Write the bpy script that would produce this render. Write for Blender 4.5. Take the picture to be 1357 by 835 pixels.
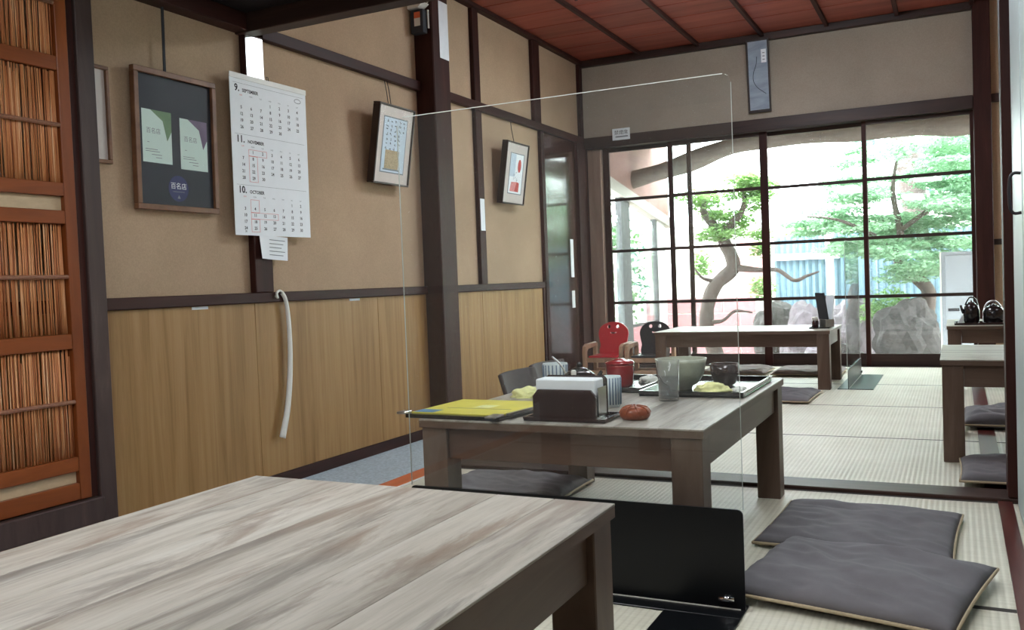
import bpy, bmesh, math, random
from mathutils import Matrix, Vector, noise as mnoise

for o in list(bpy.data.objects):
    bpy.data.objects.remove(o, do_unlink=True)
scene = bpy.context.scene
COL = scene.collection
PI = math.pi

# ------------------------------------------------------------------ camera
FPX = 1195.8
YAW, PITCH, ROLL = -0.4584005, -0.0352416, -0.03814827
fw = Vector((math.sin(YAW) * math.cos(PITCH), math.cos(YAW) * math.cos(PITCH), math.sin(PITCH)))
rt = Vector((math.cos(YAW), -math.sin(YAW), 0))
up = rt.cross(fw)
r2 = math.cos(ROLL) * rt + math.sin(ROLL) * up
u2 = -math.sin(ROLL) * rt + math.cos(ROLL) * up
cam_data = bpy.data.cameras.new('camera')
cam = bpy.data.objects.new('camera', cam_data)
COL.objects.link(cam)
cam_data.sensor_fit = 'HORIZONTAL'
cam_data.sensor_width = 36.0
cam_data.lens = 36.0 * FPX / 1357.0
cam_data.clip_start = 0.02
cam.matrix_world = Matrix(((r2.x, u2.x, -fw.x, 0), (r2.y, u2.y, -fw.y, 0), (r2.z, u2.z, -fw.z, 0.72), (0, 0, 0, 1)))
scene.camera = cam

# ------------------------------------------------------------------ world, sun, exposure
world = bpy.data.worlds.new('world')
scene.world = world
world.use_nodes = True
wn = world.node_tree.nodes
wn['Background'].inputs[0].default_value = (0.92, 0.98, 1.0, 1)
wn['Background'].inputs[1].default_value = 9.3
sun_d = bpy.data.lights.new('sun', 'SUN')
sun_d.energy = 1.5
sun_d.angle = math.radians(20)
sun_d.color = (1.0, 0.97, 0.9)
sun = bpy.data.objects.new('sun', sun_d)
COL.objects.link(sun)
sun.rotation_euler = (math.radians(-28), math.radians(18), 0)
LAMP_FAR, LAMP_NEAR, LAMP_SIDE_FILL, LAMP_PEND_FILL = 23.5, 10.0, 8.5, 4.0  # side and pendant strengths belong to added fill lamps
vs = scene.view_settings
vs.view_transform = 'Standard'
vs.look = 'None'
vs.gamma = 1.0
vs.use_curve_mapping = False
vs.exposure = 1.0


# ------------------------------------------------------------------ materials
def srgb(r, g, b):
    f = lambda c: (c / 255 / 12.92) if c / 255 <= 0.04045 else ((c / 255 + 0.055) / 1.055) ** 2.4
    return (f(r), f(g), f(b), 1)


def new_mat(name):
    m = bpy.data.materials.new(name)
    m.use_nodes = True
    nt = m.node_tree
    return m, nt, nt.nodes['Principled BSDF']


def coords(nt, scale=(1, 1, 1), rnd=True, rot=(0, 0, 0)):
    n, l = nt.nodes, nt.links
    tc = n.new('ShaderNodeTexCoord')
    mp = n.new('ShaderNodeMapping')
    mp.inputs['Scale'].default_value = scale
    mp.inputs['Rotation'].default_value = rot
    if rnd:
        oi = n.new('ShaderNodeObjectInfo')
        mu = n.new('ShaderNodeMath'); mu.operation = 'MULTIPLY'; mu.inputs[1].default_value = 37.0
        l.new(oi.outputs['Random'], mu.inputs[0])
        ad = n.new('ShaderNodeVectorMath'); ad.operation = 'ADD'
        l.new(tc.outputs['Object'], ad.inputs[0]); l.new(mu.outputs[0], ad.inputs[1])
        l.new(ad.outputs[0], mp.inputs['Vector'])
    else:
        l.new(tc.outputs['Object'], mp.inputs['Vector'])
    return mp.outputs[0]


def noise_tex(nt, vec, scale=5.0, detail=4.0, rough=0.6, dist=0.0):
    t = nt.nodes.new('ShaderNodeTexNoise')
    t.inputs['Scale'].default_value = scale
    t.inputs['Detail'].default_value = detail
    t.inputs['Roughness'].default_value = rough
    t.inputs['Distortion'].default_value = dist
    nt.links.new(vec, t.inputs['Vector'])
    return t.outputs['Fac']


def ramp(nt, fac, stops):
    r = nt.nodes.new('ShaderNodeValToRGB')
    e = r.color_ramp.elements
    while len(e) < len(stops):
        e.new(0.5)
    for i, (p, c) in enumerate(stops):
        e[i].position = p
        e[i].color = c
    nt.links.new(fac, r.inputs[0])
    return r.outputs[0]


def bump(nt, b, height, strength=0.3, dist=0.002):
    bp = nt.nodes.new('ShaderNodeBump')
    bp.inputs['Strength'].default_value = strength
    bp.inputs['Distance'].default_value = dist
    nt.links.new(height, bp.inputs['Height'])
    nt.links.new(bp.outputs[0], b.inputs['Normal'])


def mixc(nt, fac, a, bcol, mode='MIX'):
    m = nt.nodes.new('ShaderNodeMix')
    m.data_type = 'RGBA'; m.blend_type = mode
    for sock, v in ((0, fac), (6, a), (7, bcol)):
        if hasattr(v, 'links'):
            nt.links.new(v, m.inputs[sock])
        else:
            m.inputs[sock].default_value = v
    return m.outputs[2]


def plain(name, c, rough=0.5, metal=0.0, spec=0.5, var=0.12, scale=(6, 6, 6), bmp=0.0, coat=0.0):
    m, nt, b = new_mat(name)
    v = coords(nt, scale)
    f = noise_tex(nt, v, 3.0, 4)
    lo = tuple(x * (1 - var) for x in c[:3]) + (1,)
    hi = tuple(min(1, x * (1 + var)) for x in c[:3]) + (1,)
    nt.links.new(ramp(nt, f, [(0.3, lo), (0.7, hi)]), b.inputs['Base Color'])
    b.inputs['Roughness'].default_value = rough
    b.inputs['Metallic'].default_value = metal
    b.inputs['Specular IOR Level'].default_value = spec
    b.inputs['Coat Weight'].default_value = coat
    b.inputs['Coat Roughness'].default_value = 0.12
    if bmp:
        bump(nt, b, noise_tex(nt, v, 12, 5), bmp)
    return m


def wood(name, stops, scale, rough=0.45, spec=0.35, nscale=1.0, detail=6, dist=0.6, tone=0.0, bmp=0.15, coat=0.0):
    """grain stretched along the axis with the smallest scale"""
    m, nt, b = new_mat(name)
    v = coords(nt, scale)
    f = noise_tex(nt, v, nscale, detail, 0.65, dist)
    c = ramp(nt, f, stops)
    if tone:
        oi = nt.nodes.new('ShaderNodeObjectInfo')
        tr = ramp(nt, oi.outputs['Random'], [(0.0, (1 - tone,) * 3 + (1,)), (1.0, (1 + tone * 0.4,) * 3 + (1,))])
        c = mixc(nt, 1.0, c, tr, 'MULTIPLY')
    nt.links.new(c, b.inputs['Base Color'])
    b.inputs['Roughness'].default_value = rough
    b.inputs['Specular IOR Level'].default_value = spec
    b.inputs['Coat Weight'].default_value = coat
    b.inputs['Coat Roughness'].default_value = 0.1
    if bmp:
        bump(nt, b, f, bmp)
    return m


def weathered_top(name):
    """grey weathered board print: long streaks along local Y, brown and charcoal patches"""
    m, nt, b = new_mat(name)
    v1 = coords(nt, (26, 1.5, 16))
    v2 = coords(nt, (11, 1.5, 5))
    v3 = coords(nt, (110, 9, 60))
    v4 = coords(nt, (3.2, 1.4, 3))
    f1 = noise_tex(nt, v1, 1.0, 7, 0.7, 0.35)
    f2 = noise_tex(nt, v2, 1.2, 7, 0.7, 0.45)
    f3 = noise_tex(nt, v3, 1.0, 4, 0.6)
    f4 = noise_tex(nt, v4, 1.0, 3, 0.5)
    c1 = ramp(nt, f1, [(0.26, srgb(120, 112, 103)), (0.38, srgb(160, 153, 142)), (0.52, srgb(180, 174, 163)), (0.72, srgb(192, 188, 179))])
    dark = ramp(nt, f2, [(0.50, (0, 0, 0, 1)), (0.58, (0.55,) * 3 + (1,)), (0.70, (0.9,) * 3 + (1,))])
    tint = ramp(nt, f4, [(0.42, srgb(112, 106, 100)), (0.60, srgb(128, 106, 90))])
    c2 = mixc(nt, dark, c1, tint)
    oi = nt.nodes.new('ShaderNodeObjectInfo')
    tr = ramp(nt, oi.outputs['Random'], [(0.0, (0.86, 0.855, 0.85, 1)), (0.5, (0.96, 0.96, 0.96, 1)), (1.0, (1.03, 1.03, 1.03, 1))])
    c3 = mixc(nt, 1.0, c2, tr, 'MULTIPLY')
    fine = ramp(nt, f3, [(0.3, (0.84,) * 3 + (1,)), (0.6, (1,) * 3 + (1,))])
    c4 = mixc(nt, 1.0, c3, fine, 'MULTIPLY')
    nt.links.new(c4, b.inputs['Base Color'])
    b.inputs['Roughness'].default_value = 0.42
    b.inputs['Specular IOR Level'].default_value = 0.4
    bump(nt, b, f3, 0.06, 0.001)
    return m


def tatami(name):
    m, nt, b = new_mat(name)
    v = coords(nt, (1, 1, 1), False)
    w = nt.nodes.new('ShaderNodeTexWave')
    w.wave_type = 'BANDS'; w.bands_direction = 'X'
    w.inputs['Scale'].default_value = 20.0
    w.inputs['Distortion'].default_value = 0.0
    nt.links.new(v, w.inputs['Vector'])
    f = noise_tex(nt, coords(nt, (2, 2, 2)), 1.5, 4)
    f2 = noise_tex(nt, coords(nt, (14, 260, 10)), 1.0, 2)
    c = ramp(nt, f, [(0.3, srgb(204, 200, 182)), (0.7, srgb(218, 215, 199))])
    rib = ramp(nt, w.outputs['Fac'], [(0.0, (0.89, 0.885, 0.87, 1)), (0.4, (1, 1, 1, 1))])
    c = mixc(nt, 1.0, c, rib, 'MULTIPLY')
    weave = ramp(nt, f2, [(0.35, (0.9, 0.9, 0.88, 1)), (0.6, (1, 1, 1, 1))])
    c = mixc(nt, 1.0, c, weave, 'MULTIPLY')
    nt.links.new(c, b.inputs['Base Color'])
    b.inputs['Roughness'].default_value = 0.55
    bump(nt, b, w.outputs['Fac'], 0.5, 0.002)
    return m


def clear_sheet(name, tint=(0.97, 0.99, 0.98, 1), haze=0.0, ior=1.45, rough=0.0):
    """thin clear sheet: light passes straight through, Fresnel gloss on top, a little surface haze"""
    m, nt, b = new_mat(name)
    n, l = nt.nodes, nt.links
    n.remove(b)
    out = n['Material Output']
    tr = n.new('ShaderNodeBsdfTransparent'); tr.inputs[0].default_value = tint
    gl = n.new('ShaderNodeBsdfGlossy'); gl.inputs['Roughness'].default_value = rough
    fr = n.new('ShaderNodeFresnel'); fr.inputs[0].default_value = ior
    ge = n.new('ShaderNodeNewGeometry')
    mr = n.new('ShaderNodeMapRange')
    mr.inputs['To Min'].default_value = ior; mr.inputs['To Max'].default_value = 1.0 / ior
    l.new(ge.outputs['Backfacing'], mr.inputs['Value']); l.new(mr.outputs[0], fr.inputs[0])
    mx = n.new('ShaderNodeMixShader')
    l.new(fr.outputs[0], mx.inputs[0]); l.new(tr.outputs[0], mx.inputs[1]); l.new(gl.outputs[0], mx.inputs[2])
    last = mx
    if haze:
        df = n.new('ShaderNodeBsdfDiffuse'); df.inputs[0].default_value = (0.9, 0.92, 0.92, 1)
        tl = n.new('ShaderNodeBsdfTranslucent'); tl.inputs[0].default_value = (0.9, 0.92, 0.92, 1)
        a = n.new('ShaderNodeMixShader'); a.inputs[0].default_value = 0.5
        l.new(df.outputs[0], a.inputs[1]); l.new(tl.outputs[0], a.inputs[2])
        h = n.new('ShaderNodeMixShader'); h.inputs[0].default_value = haze
        l.new(mx.outputs[0], h.inputs[1]); l.new(a.outputs[0], h.inputs[2])
        last = h
    l.new(last.outputs[0], out.inputs[0])
    return m


def emit(name, c, s):
    m, nt, b = new_mat(name)
    b.inputs['Base Color'].default_value = (0.9, 0.9, 0.9, 1)
    b.inputs['Emission Color'].default_value = c
    b.inputs['Emission Strength'].default_value = s
    return m


def leaf_mat(name, a, bcol):
    m, nt, b = new_mat(name)
    n, l = nt.nodes, nt.links
    f = noise_tex(nt, coords(nt, (5, 5, 5)), 2.5, 3)
    c = ramp(nt, f, [(0.3, a), (0.7, bcol)])
    n.remove(b)
    df = n.new('ShaderNodeBsdfDiffuse'); tl = n.new('ShaderNodeBsdfTranslucent')
    mx = n.new('ShaderNodeMixShader'); mx.inputs[0].default_value = 0.5
    l.new(c, df.inputs[0]); l.new(c, tl.inputs[0])
    l.new(df.outputs[0], mx.inputs[1]); l.new(tl.outputs[0], mx.inputs[2])
    l.new(mx.outputs[0], n['Material Output'].inputs[0])
    return m


def plaster(name, c):
    m, nt, b = new_mat(name)
    v = coords(nt, (1, 1, 1), False)
    f = noise_tex(nt, v, 2.2, 5, 0.55)
    f2 = noise_tex(nt, v, 140, 3, 0.7)
    col = ramp(nt, f, [(0.3, tuple(x * 0.9 for x in c[:3]) + (1,)), (0.7, tuple(x * 1.07 for x in c[:3]) + (1,))])
    sp = ramp(nt, f2, [(0.35, (0.9,) * 3 + (1,)), (0.65, (1.04,) * 3 + (1,))])
    nt.links.new(mixc(nt, 1.0, col, sp, 'MULTIPLY'), b.inputs['Base Color'])
    b.inputs['Roughness'].default_value = 0.85
    b.inputs['Specular IOR Level'].default_value = 0.2
    bump(nt, b, f2, 0.15, 0.001)
    return m


M = {}
M['plaster'] = plaster('plaster_tan', srgb(181, 156, 130))
M['plaster_back'] = plaster('plaster_back', srgb(166, 154, 140))
M['plaster_pink'] = plaster('plaster_pink', srgb(146, 114, 108))
M['dark_wood'] = wood('dark_wood', [(0.3, srgb(42, 20, 17)), (0.6, srgb(60, 31, 26)), (0.8, srgb(80, 46, 38))], (14, 14, 1.2), 0.55, spec=0.2)
M['dark_wood_y'] = wood('dark_wood_along', [(0.3, srgb(42, 20, 17)), (0.6, srgb(60, 31, 26)), (0.8, srgb(80, 46, 38))], (14, 1.2, 14), 0.55, spec=0.25)
M['dark_wood_x'] = wood('dark_wood_cross', [(0.3, srgb(40, 26, 23)), (0.6, srgb(60, 41, 35)), (0.8, srgb(80, 58, 50))], (1.2, 14, 14), 0.5)
M['dark_wood_grey'] = wood('dark_wood_worn', [(0.3, srgb(52, 38, 36)), (0.6, srgb(72, 56, 52)), (0.8, srgb(96, 78, 72))], (14, 14, 1.5), 0.5)
M['soffit'] = wood('soffit_black', [(0.3, srgb(24, 19, 21)), (0.7, srgb(38, 31, 33))], (10, 1, 10), 0.45)
M['sill_gloss'] = wood('sill_gloss', [(0.3, srgb(44, 30, 26)), (0.7, srgb(70, 50, 43))], (1.2, 20, 14), 0.5, spec=0.2)
M['sill_red'] = wood('sill_red', [(0.3, srgb(70, 30, 26)), (0.7, srgb(98, 48, 42))], (20, 1.2, 14), 0.3)
M['lacquer'] = wood('door_lacquer', [(0.3, srgb(50, 28, 24)), (0.7, srgb(74, 44, 36))], (9, 9, 0.8), 0.2, coat=0.6)
M['wainscot'] = wood('wainscot_veneer', [(0.25, srgb(128, 94, 52)), (0.5, srgb(160, 122, 74)), (0.75, srgb(176, 140, 92))], (22, 22, 0.9), 0.5, tone=0.06, bmp=0.05)
M['door_orange'] = wood('door_frame_orange', [(0.3, srgb(106, 52, 22)), (0.6, srgb(136, 72, 33)), (0.8, srgb(158, 90, 46))], (12, 12, 1.2), 0.35)
M['door_orange_y'] = wood('door_rail_orange', [(0.3, srgb(106, 52, 22)), (0.6, srgb(136, 72, 33)), (0.8, srgb(158, 90, 46))], (12, 1.2, 12), 0.35)
M['reed'] = wood('reed', [(0.22, srgb(86, 44, 24)), (0.42, srgb(172, 102, 60)), (0.58, srgb(208, 146, 96)), (0.72, srgb(240, 206, 168))], (120, 190, 2.0), 0.5, nscale=1.0, detail=3)
M['reed_tie'] = plain('reed_tie', srgb(138, 88, 62), 0.6, var=0.3, scale=(60, 60, 60))
M['table_top'] = weathered_top('table_top_weathered')
M['table_side'] = wood('table_side', [(0.25, srgb(70, 52, 42)), (0.5, srgb(96, 77, 65)), (0.8, srgb(122, 104, 92))], (9, 9, 1.6), 0.42, bmp=0.04)
M['table_side_y'] = wood('table_side_along', [(0.25, srgb(70, 52, 42)), (0.5, srgb(96, 77, 65)), (0.8, srgb(122, 104, 92))], (9, 1.2, 9), 0.42, bmp=0.04)
M['table_side_x'] = wood('table_side_cross', [(0.25, srgb(66, 44, 34)), (0.5, srgb(90, 66, 53)), (0.8, srgb(112, 88, 74))], (1.2, 9, 9), 0.42, bmp=0.04)
M['tatami'] = tatami('tatami_rush')
M['tatami_border'] = plain('tatami_border', srgb(52, 46, 40), 0.8)
M['ceil_board'] = wood('ceiling_board', [(0.25, srgb(124, 58, 48)), (0.5, srgb(156, 80, 66)), (0.8, srgb(178, 102, 86))], (0.9, 9, 9), 0.45, tone=0.15)
M['carpet'] = plain('carpet_blue_grey', srgb(170, 184, 193), 0.95, var=0.22, scale=(22, 22, 22), bmp=0.5)
M['kamachi'] = plain('edge_board_orange', srgb(196, 104, 58), 0.55, scale=(8, 1, 8))
M['black_sheet'] = plain('black_sheet', srgb(14, 16, 19), 0.3, var=0.05, spec=0.3)
M['acrylic'] = clear_sheet('acrylic', (0.985, 0.995, 0.99, 1), haze=0.014, ior=1.35)
M['acrylic_edge_glint'] = plain('acrylic_edge_glint', srgb(226, 230, 226), 0.3, var=0.03)  # pale colour paints the light caught by the top edge
M['acrylic_side_glint'] = plain('acrylic_side_glint', srgb(176, 182, 176), 0.4, var=0.03)  # greyer colour paints the fainter light on the side edges
M['glass'] = clear_sheet('window_glass', (0.94, 0.97, 0.96, 1), haze=0.015)
M['cloth_grey'] = plain('cushion_cloth', srgb(101, 98, 101), 0.85, var=0.12, scale=(3, 3, 3), bmp=0.25)
M['cloth_pale'] = plain('cushion_cloth_pale', srgb(142, 134, 130), 0.85, var=0.12, scale=(3, 3, 3), bmp=0.25)
M['piping'] = plain('cushion_piping', srgb(170, 154, 126), 0.8)
M['steel'] = plain('steel', srgb(196, 196, 196), 0.28, metal=1.0, var=0.06)
M['steel_dull'] = plain('steel_dull', srgb(226, 228, 230), 0.5, metal=1.0, var=0.04)
M['chrome'] = plain('chrome', srgb(220, 222, 226), 0.1, metal=1.0, var=0.02)
M['white_plastic'] = plain('white_plastic', srgb(222, 220, 212), 0.4, var=0.03)
M['paper'] = plain('paper', srgb(238, 243, 247), 0.7, var=0.02)
M['paper_mint'] = plain('paper_mint', srgb(206, 226, 218), 0.7, var=0.02)
M['ink'] = plain('ink_black', srgb(48, 50, 56), 0.8, var=0.05)
M['ink_grey'] = plain('ink_grey', srgb(128, 134, 140), 0.8, var=0.05)
M['ink_red'] = plain('ink_red', srgb(214, 92, 92), 0.8, var=0.05)
M['frame_brown'] = wood('picture_frame_brown', [(0.3, srgb(100, 66, 44)), (0.7, srgb(136, 96, 68))], (10, 10, 10), 0.45)
M['frame_dark'] = plain('picture_frame_dark', srgb(44, 28, 24), 0.4)
M['mat_black'] = plain('mount_charcoal', srgb(36, 40, 48), 0.6, var=0.05)
M['mat_white'] = plain('mount_white', srgb(206, 196, 190), 0.6, var=0.04)
M['print_blue'] = plain('print_pale_blue', srgb(196, 212, 226), 0.6, var=0.05)
M['print_tan'] = plain('print_tan', srgb(178, 160, 128), 0.6, var=0.3, scale=(30, 90, 30))
M['print_green'] = plain('print_green', srgb(110, 140, 104), 0.6)
M['print_purple'] = plain('print_purple', srgb(116, 100, 124), 0.6)
M['print_navy'] = plain('print_navy', srgb(48, 52, 96), 0.6)
M['print_red'] = plain('print_red', srgb(196, 72, 66), 0.6)
M['print_pink'] = plain('print_pink', srgb(224, 140, 140), 0.6)
M['picture_glass'] = clear_sheet('picture_glass', (1, 1, 1, 1), ior=1.06, rough=0.05)
M['plaque'] = wood('plaque_bluegrey', [(0.3, srgb(120, 132, 148)), (0.7, srgb(160, 172, 186))], (4, 14, 14), 0.35)
M['chair_red'] = plain('chair_red', srgb(204, 44, 58), 0.35, var=0.06)
M['chair_black'] = plain('chair_charcoal', srgb(50, 52, 58), 0.4, var=0.06)
M['chair_brown'] = plain('chair_brown', srgb(58, 48, 46), 0.6, var=0.1, spec=0.25)
M['chair_wood'] = wood('chair_wood', [(0.3, srgb(150, 118, 94)), (0.7, srgb(190, 156, 128))], (16, 16, 3), 0.45)
M['lacq_brown'] = plain('lacquer_dark_brown', srgb(46, 26, 26), 0.22, var=0.08, coat=0.4)
M['lacq_red'] = plain('lacquer_red', srgb(150, 26, 34), 0.22, var=0.06, coat=0.4)
M['lacq_black'] = plain('lacquer_black', srgb(26, 24, 26), 0.2, var=0.06, coat=0.4)
M['bowl'] = plain('bowl_glaze', srgb(164, 168, 150), 0.3, var=0.12, scale=(12, 12, 12))
M['cup_white'] = plain('cup_pale_glaze', srgb(200, 210, 212), 0.3, var=0.05)
M['cup_blue'] = plain('cup_blue_stripe', srgb(96, 116, 136), 0.35, var=0.1)
M['towel'] = plain('towel_yellow', srgb(238, 238, 172), 0.85, var=0.16, scale=(14, 14, 14))
M['towel_white'] = plain('towel_white', srgb(232, 234, 226), 0.85, var=0.05)
M['menu_yellow'] = plain('menu_yellow', srgb(226, 216, 92), 0.4, var=0.08)
M['menu_blue'] = plain('menu_blue', srgb(76, 132, 176), 0.4)
M['carved'] = wood('carved_wood', [(0.3, srgb(110, 48, 26)), (0.7, srgb(168, 88, 54))], (20, 20, 20), 0.35)
M['tumbler'] = clear_sheet('tumbler_glass', (0.985, 0.995, 0.99, 1), haze=0.06, ior=1.4, rough=0.03)
M['water'] = clear_sheet('water', (0.93, 0.96, 0.96, 1), haze=0.06, ior=1.33, rough=0.02)
M['door_white'] = plain('door_white', srgb(190, 206, 208), 0.4, var=0.03)
M['door_dark'] = plain('door_dark', srgb(34, 30, 34), 0.4)
M['lamp_body'] = plain('lamp_body', srgb(224, 226, 226), 0.5, var=0.02)
M['lamp_far'] = emit('lamp_diffuser_cool', (0.80, 0.91, 1.0, 1), LAMP_FAR)
M['lamp_near'] = emit('lamp_diffuser', (0.95, 0.975, 1.0, 1), LAMP_NEAR)
M['lamp_side_fill'] = emit('lamp_diffuser_fill', (0.95, 0.975, 1.0, 1), LAMP_SIDE_FILL)
M['lamp_pend_fill'] = emit('lamp_paper_fill', (0.95, 0.97, 1.0, 1), LAMP_PEND_FILL)
M['orange_pilot'] = plain('orange_label', srgb(232, 116, 72), 0.5)
M['bark'] = plain('bark', srgb(92, 80, 76), 0.9, var=0.3, scale=(10, 10, 3), bmp=0.8)
M['log'] = plain('log_grey', srgb(120, 110, 104), 0.8, var=0.2, scale=(2, 10, 10), bmp=0.5)
M['leaf_light'] = leaf_mat('leaf_light', srgb(116, 156, 92), srgb(172, 204, 140))
M['leaf_dark'] = leaf_mat('leaf_dark', srgb(56, 96, 56), srgb(98, 138, 86))
M['leaf_mid'] = leaf_mat('leaf_mid', srgb(134, 174, 140), srgb(192, 220, 192))
M['leaf_blue'] = leaf_mat('leaf_blue', srgb(92, 150, 134), srgb(150, 196, 178))
M['rock_pale'] = plain('rock_pale', srgb(136, 126, 134), 0.9, var=0.3, scale=(5, 5, 5), bmp=1.0)
M['rock_dark'] = plain('rock_dark', srgb(70, 66, 65), 0.9, var=0.35, scale=(6, 6, 6), bmp=1.0)
M['ground'] = plain('garden_ground', srgb(150, 140, 128), 0.95, var=0.2, scale=(3, 3, 3), bmp=0.5)
M['fence_blue'] = plain('fence_blue', srgb(116, 142, 160), 0.5, var=0.1)
M['white_paint'] = plain('white_paint', srgb(226, 226, 220), 0.5, var=0.04)
M['pale_wall'] = plain('pale_wall', srgb(222, 216, 210), 0.8, var=0.05)
M['pink_wall'] = plain('pink_wall', srgb(176, 122, 128), 0.8, var=0.08)
M['brick_pink'] = plain('brick_pink', srgb(186, 136, 134), 0.8, var=0.15)
M['post_grey'] = plain('post_grey', srgb(66, 66, 68), 0.6, var=0.15)
M['jamb'] = wood('jamb_pale', [(0.3, srgb(128, 106, 92)), (0.7, srgb(160, 136, 120))], (12, 12, 1.2), 0.5)
M['lit_gap'] = plain('lit_gap_panel', srgb(186, 164, 132), 0.6, var=0.08, scale=(1, 8, 20))  # colour of the lit plaster that shows through the door gaps
M['eave_paint'] = plain('eave_paint', srgb(160, 152, 146), 0.6, var=0.06)
M['cabinet_grey'] = plain('cabinet_grey', srgb(168, 174, 182), 0.4, var=0.04)


# ------------------------------------------------------------------ mesh helpers
class MB:
    def __init__(self):
        self.v, self.f = [], []

    def add(self, vs_, fs):
        o = len(self.v)
        self.v += [tuple(p) for p in vs_]
        self.f += [tuple(i + o for i in f) for f in fs]
        return self

    def box(self, x0, x1, y0, y1, z0, z1, mtx=None):
        vs_ = [(x0, y0, z0), (x1, y0, z0), (x1, y1, z0), (x0, y1, z0), (x0, y0, z1), (x1, y0, z1), (x1, y1, z1), (x0, y1, z1)]
        if mtx:
            vs_ = [mtx @ Vector(p) for p in vs_]
        return self.add(vs_, [(3, 2, 1, 0), (4, 5, 6, 7), (0, 1, 5, 4), (1, 2, 6, 5), (2, 3, 7, 6), (3, 0, 4, 7)])

    def prism(self, pts, z0, z1, mtx=None):
        """polygon in XY (counter-clockwise) extruded z0..z1"""
        n = len(pts)
        vs_ = [(x, y, z0) for x, y in pts] + [(x, y, z1) for x, y in pts]
        if mtx:
            vs_ = [mtx @ Vector(p) for p in vs_]
        return self.add(vs_, [tuple(range(n - 1, -1, -1)), tuple(range(n, 2 * n))] + [(i, (i + 1) % n, n + (i + 1) % n, n + i) for i in range(n)])

    def lathe(self, prof, n=24, c=(0, 0, 0)):
        vs_, fs = [], []
        k = len(prof)
        for i in range(n):
            a = 2 * PI * i / n
            for r, z in prof:
                vs_.append((c[0] + r * math.cos(a), c[1] + r * math.sin(a), c[2] + z))
        for i in range(n):
            j = (i + 1) % n
            for q in range(k - 1):
                fs.append((i * k + q, j * k + q, j * k + q + 1, i * k + q + 1))
        if prof[0][0] > 1e-5:
            fs.append(tuple(i * k for i in range(n - 1, -1, -1)))
        if prof[-1][0] > 1e-5:
            fs.append(tuple(i * k + k - 1 for i in range(n)))
        return self.add(vs_, fs)

    def tube(self, pts, rad, n=8):
        pts = [Vector(p) for p in pts]
        if not isinstance(rad, (list, tuple)):
            rad = [rad] * len(pts)
        vs_, fs = [], []
        ref = None
        for i, p in enumerate(pts):
            t = (pts[min(i + 1, len(pts) - 1)] - pts[max(i - 1, 0)]).normalized()
            if ref is None:
                ref = Vector((0, 0, 1)) if abs(t.z) < 0.9 else Vector((1, 0, 0))
            s = (ref - t * ref.dot(t)).normalized()
            ref = s
            w = t.cross(s)
            for j in range(n):
                a = 2 * PI * j / n
                vs_.append(p + (s * math.cos(a) + w * math.sin(a)) * rad[i])
        for i in range(len(pts) - 1):
            for j in range(n):
                k = (j + 1) % n
                fs.append((i * n + j, i * n + k, (i + 1) * n + k, (i + 1) * n + j))
        fs.append(tuple(range(n - 1, -1, -1)))
        fs.append(tuple((len(pts) - 1) * n + j for j in range(n)))
        return self.add(vs_, fs)

    def build(self, name, mat, parent=None, smooth=False, bevel=0.0, seg=1, loc=None):
        me = bpy.data.meshes.new(name)
        me.from_pydata(self.v, [], self.f)
        bm = bmesh.new(); bm.from_mesh(me)
        bmesh.ops.remove_doubles(bm, verts=bm.verts, dist=1e-6)
        if bevel:
            ed = [e for e in bm.edges if len(e.link_faces) == 2 and e.calc_face_angle(0) > 0.6]
            bmesh.ops.bevel(bm, geom=ed, offset=bevel, segments=seg, profile=0.5, affect='EDGES', clamp_overlap=True)
        bmesh.ops.recalc_face_normals(bm, faces=bm.faces)
        bm.to_mesh(me); bm.free()
        me.materials.append(M[mat] if isinstance(mat, str) else mat)
        if smooth:
            for p in me.polygons:
                p.use_smooth = True
        o = bpy.data.objects.new(name, me)
        COL.objects.link(o)
        o.parent = parent
        if loc:
            o.location = loc
        return o


def fill_between(pts, n):
    """smooth Catmull-Rom resample"""
    P = [Vector(p) for p in pts]
    out = []
    for i in range(len(P) - 1):
        a, b, c, d = P[max(i - 1, 0)], P[i], P[i + 1], P[min(i + 2, len(P) - 1)]
        for k in range(n):
            t = k / n
            out.append(0.5 * ((2 * b) + (c - a) * t + (2 * a - 5 * b + 4 * c - d) * t * t + (3 * b - a - 3 * c + d) * t ** 3))
    out.append(P[-1])
    return out


def tag(o, label, cat=None, group=None, kind=None):
    o['label'] = label
    if cat: o['category'] = cat
    if group: o['group'] = group
    if kind: o['kind'] = kind
    return o


def thing(name, label, cat, loc=(0, 0, 0), rz=0.0, group=None, mtx=None):
    o = bpy.data.objects.new(name, None)
    COL.objects.link(o)
    o.empty_display_size = 0.05
    if mtx is not None:
        o.matrix_world = mtx
    else:
        o.location = loc
        o.rotation_euler = (0, 0, rz)
    return tag(o, label, cat, group)


def struct(o, label):
    o['kind'] = 'structure'
    o['label'] = label
    return o


def empty_struct(name, label, loc=(0, 0, 0)):
    o = bpy.data.objects.new(name, None)
    COL.objects.link(o)
    o.location = loc
    return struct(o, label)


def copy_tree(o, parent=None):
    c = o.copy()
    COL.objects.link(c)
    c.parent = parent
    for ch in list(o.children):
        copy_tree(ch, c)
    return c


def child_copy(o, parent, loc):
    c = o.copy()
    COL.objects.link(c)
    c.parent = parent
    c.location = loc
    return c


CJK = None
try:
    import os
    fp = os.path.join(bpy.utils.resource_path('LOCAL'), 'datafiles', 'fonts', 'Noto Sans CJK Regular.woff2')
except Exception:
    fp = None


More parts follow.
